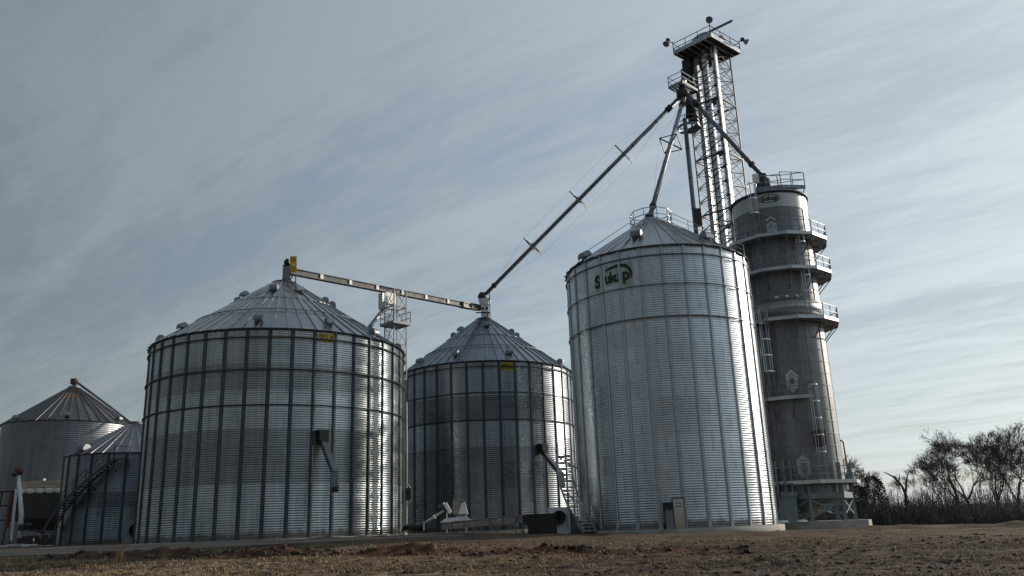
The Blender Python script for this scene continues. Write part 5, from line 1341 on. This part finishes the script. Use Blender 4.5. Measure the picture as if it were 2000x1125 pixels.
tree(1868, 1021, 104, 11.7, 'broad oak still holding brown leaves, the leftmost of the tall trees', .52, .34, 6, .30, False, .12, 31, .24, 'oak_tree', 'oaks still holding brown leaves')
tree(1906, 1021, 112, 11.0, 'darker oak with brown leaves behind and right of the broad oak', .50, .28, 6, .26, False, -.08, 37, .26, 'oak_tree', 'oaks still holding brown leaves')
tree(1951, 1021, 106, 12.0, 'tallest bare tree near the right edge of the field', .42, .08, 7, .22, False, .05, 41, .27)
tree(1985, 1021, 108, 11.6, 'forked tree with a few brown leaves at the right edge', .46, .20, 6, .24, False, .1, 43, .25)
tree(2040, 1020, 112, 12.0, 'tree with brown leaves just beyond the right edge', .5, .3, 6, .24, False, -.05, 47, .25, 'oak_tree', 'oaks still holding brown leaves')
tree(1925, 1021, 122, 12.2, 'thin bare tree seen between the two oaks and the tallest tree', .40, 0, 6, .16, seed=53)
tree(1738, 1021, 114, 7.2, 'slender bare tree behind the dark cedar clump, left of the dead snag', .5, 0, 6, .13, seed=61)
tree(1845, 1021, 114, 9.2, 'bare tree filling the gap left of the broad oak', .5, 0, 6, .16, seed=67)
tree(1966, 1021, 116, 12.4, 'bare twiggy tree between the tallest tree and the forked tree', .44, 0, 7, .2, seed=71)
tree(1672, 1021, 114, 8.0, 'bare tree behind the slim tree by the dryer', .5, 0, 6, .15, seed=73)
# dead snag, forked, its left limb long and broken
random.seed(5)
zs_ = at(1772, 1021, 102); sb_ = Vector((zs_.x, 102, lerp(PLAT, zs_.x)-.1))
SN = empty('dead_tree', sb_, 'dead forked snag with broken limbs standing clear against the sky', 'tree')
Q = lambda px, py: at(px, py, 102)
MB().tube([sb_, Q(1771, 990), Q(1769, 968), Q(1766, 957)], [.26, .21, .18, .16], 9).build('trunk', M['bark'], SN)
lm = MB()
lm.tube([Q(1767, 962), Q(1762, 950), Q(1754, 940), Q(1744, 931), Q(1735, 926), Q(1726, 922)], [.16, .14, .12, .10, .07, .04], 8)
lm.tube([Q(1768, 962), Q(1770, 950), Q(1770, 940), Q(1773, 926)], [.14, .12, .10, .07], 8)
lm.tube([Q(1770, 944), Q(1768.5, 940)], [.12, .07], 6); lm.tube([Q(1755, 941), Q(1757, 932), Q(1756, 925)], [.1, .06, .03], 6); lm.tube([Q(1748, 934), Q(1747, 929)], [.1, .07], 6); lm.tube([Q(1760, 948), Q(1752, 946), Q(1746, 945)], [.08, .06, .03], 6)
lm.build('limb', M['bark'], SN)
# dark cedars standing in the brush
def cedar(px, Y, H, W, label, seed):
    random.seed(seed); p = at(px, 1021, Y); z0 = lerp(PLAT, p.x)-.1; b = Vector((p.x, Y, z0))
    root = empty('cedar_tree', b, label, 'tree', 'dark cedars in the brush')
    MB().tube([b, b+UZ*H*.5, b+UZ*H*.92], [.16, .1, .03], 7).build('trunk', M['bark'], root)
    mb = MB()
    for _ in range(2600):
        t = random.random()**.8; a = random.random()*6.28; rr = W*math.sqrt(max(0., 1-t**2.2))*(.75+.5*noise.noise(Vector((math.cos(a)*2, math.sin(a)*2, t*4+seed))))*random.random()**.4
        c_ = b+Vector((rr*math.cos(a), rr*math.sin(a), .15+t*H)); d = Vector((math.cos(a), math.sin(a), random.uniform(-.2, .9))).normalized()*random.uniform(.12, .34); w_ = rv(1.).cross(d).normalized()*random.uniform(.04, .1)
        mb.add([c_, c_+d*.5+w_, c_+d, c_+d*.5-w_], [(0, 1, 2, 3)])
    mb.build('crown', M['cedar'], root)
cedar(1714, 103, 5.6, 2.6, 'broad dark cedar clump left of the dead snag', 3); cedar(1683, 105, 4.6, 2.0, 'low dark cedar right of the gas pipe', 8)
# thicket along the field edge: one mass
random.seed(21); th = MB()
for _ in range(30000):
    px = random.uniform(1470, 2110); Y = random.uniform(99, 116); p = at(px, 1021, Y); z0 = lerp(PLAT, p.x)-.1
    hm = 2.1+2.1*noise.noise(Vector((p.x*.3, Y*.12, 3)))+1.2*noise.noise(Vector((p.x*.9, 1, 9)))
    if px > 1890: hm *= .8
    h = max(.3, hm)*random.random()**.8
    c_ = Vector((p.x, Y, z0+h)); d = Vector((random.gauss(0, .4), random.gauss(0, .4), random.uniform(.2, 1))).normalized()*random.uniform(.25, .75); w_ = rv(1.).cross(d).normalized()*random.uniform(.012, .10 if random.random() < .5 else .03)
    th.add([c_-d*.4-w_, c_-d*.4+w_, c_+d*.6], [(0, 1, 2)])
for _ in range(5200):
    px = random.uniform(1470, 2110); Y = random.uniform(99, 117); p = at(px, 1021, Y); z0 = lerp(PLAT, p.x)-.1; h = random.uniform(2., 6.2)*(.75+.6*noise.noise(Vector((p.x*.25, 5, 1))))
    b = Vector((p.x, Y, z0)); th.tube([b, b+Vector((random.gauss(0, .15), 0, h*.5)), b+Vector((random.gauss(0, .4), random.gauss(0, .3), h))], [.03, .022, .01], 3, False)
tag(th.build('thicket', M['brush']), kind='stuff')
# long low shed seen through the trees
sx0, sx1 = at(1900, 1021, 150), at(2060, 1021, 150); zb0 = lerp(PLAT, sx0.x)-.2
SH = empty('storage_shed', ((sx0.x+sx1.x)/2, 152, zb0), 'long low grey green shed seen through the trees at the right edge', 'shed')
zt0 = at(1950, 984, 150).z
MB().box(((sx0.x+sx1.x)/2, 155, (zb0+zt0-1.2)/2), (sx1.x-sx0.x, 10, zt0-1.2-zb0)).build('wall', plain('shed_wall', (.10, .12, .11), .7, 0, .15, .5), SH)
MB().prism([(sx0.x-.4, 149.5, zt0-1.3), (sx0.x-.4, 155, zt0+.2), (sx0.x-.4, 160.5, zt0-1.3)], (sx1.x-sx0.x+.8, 0, 0)).build('roof', plain('shed_roof', (.16, .18, .18), .6, .2, .15, .5), SH)
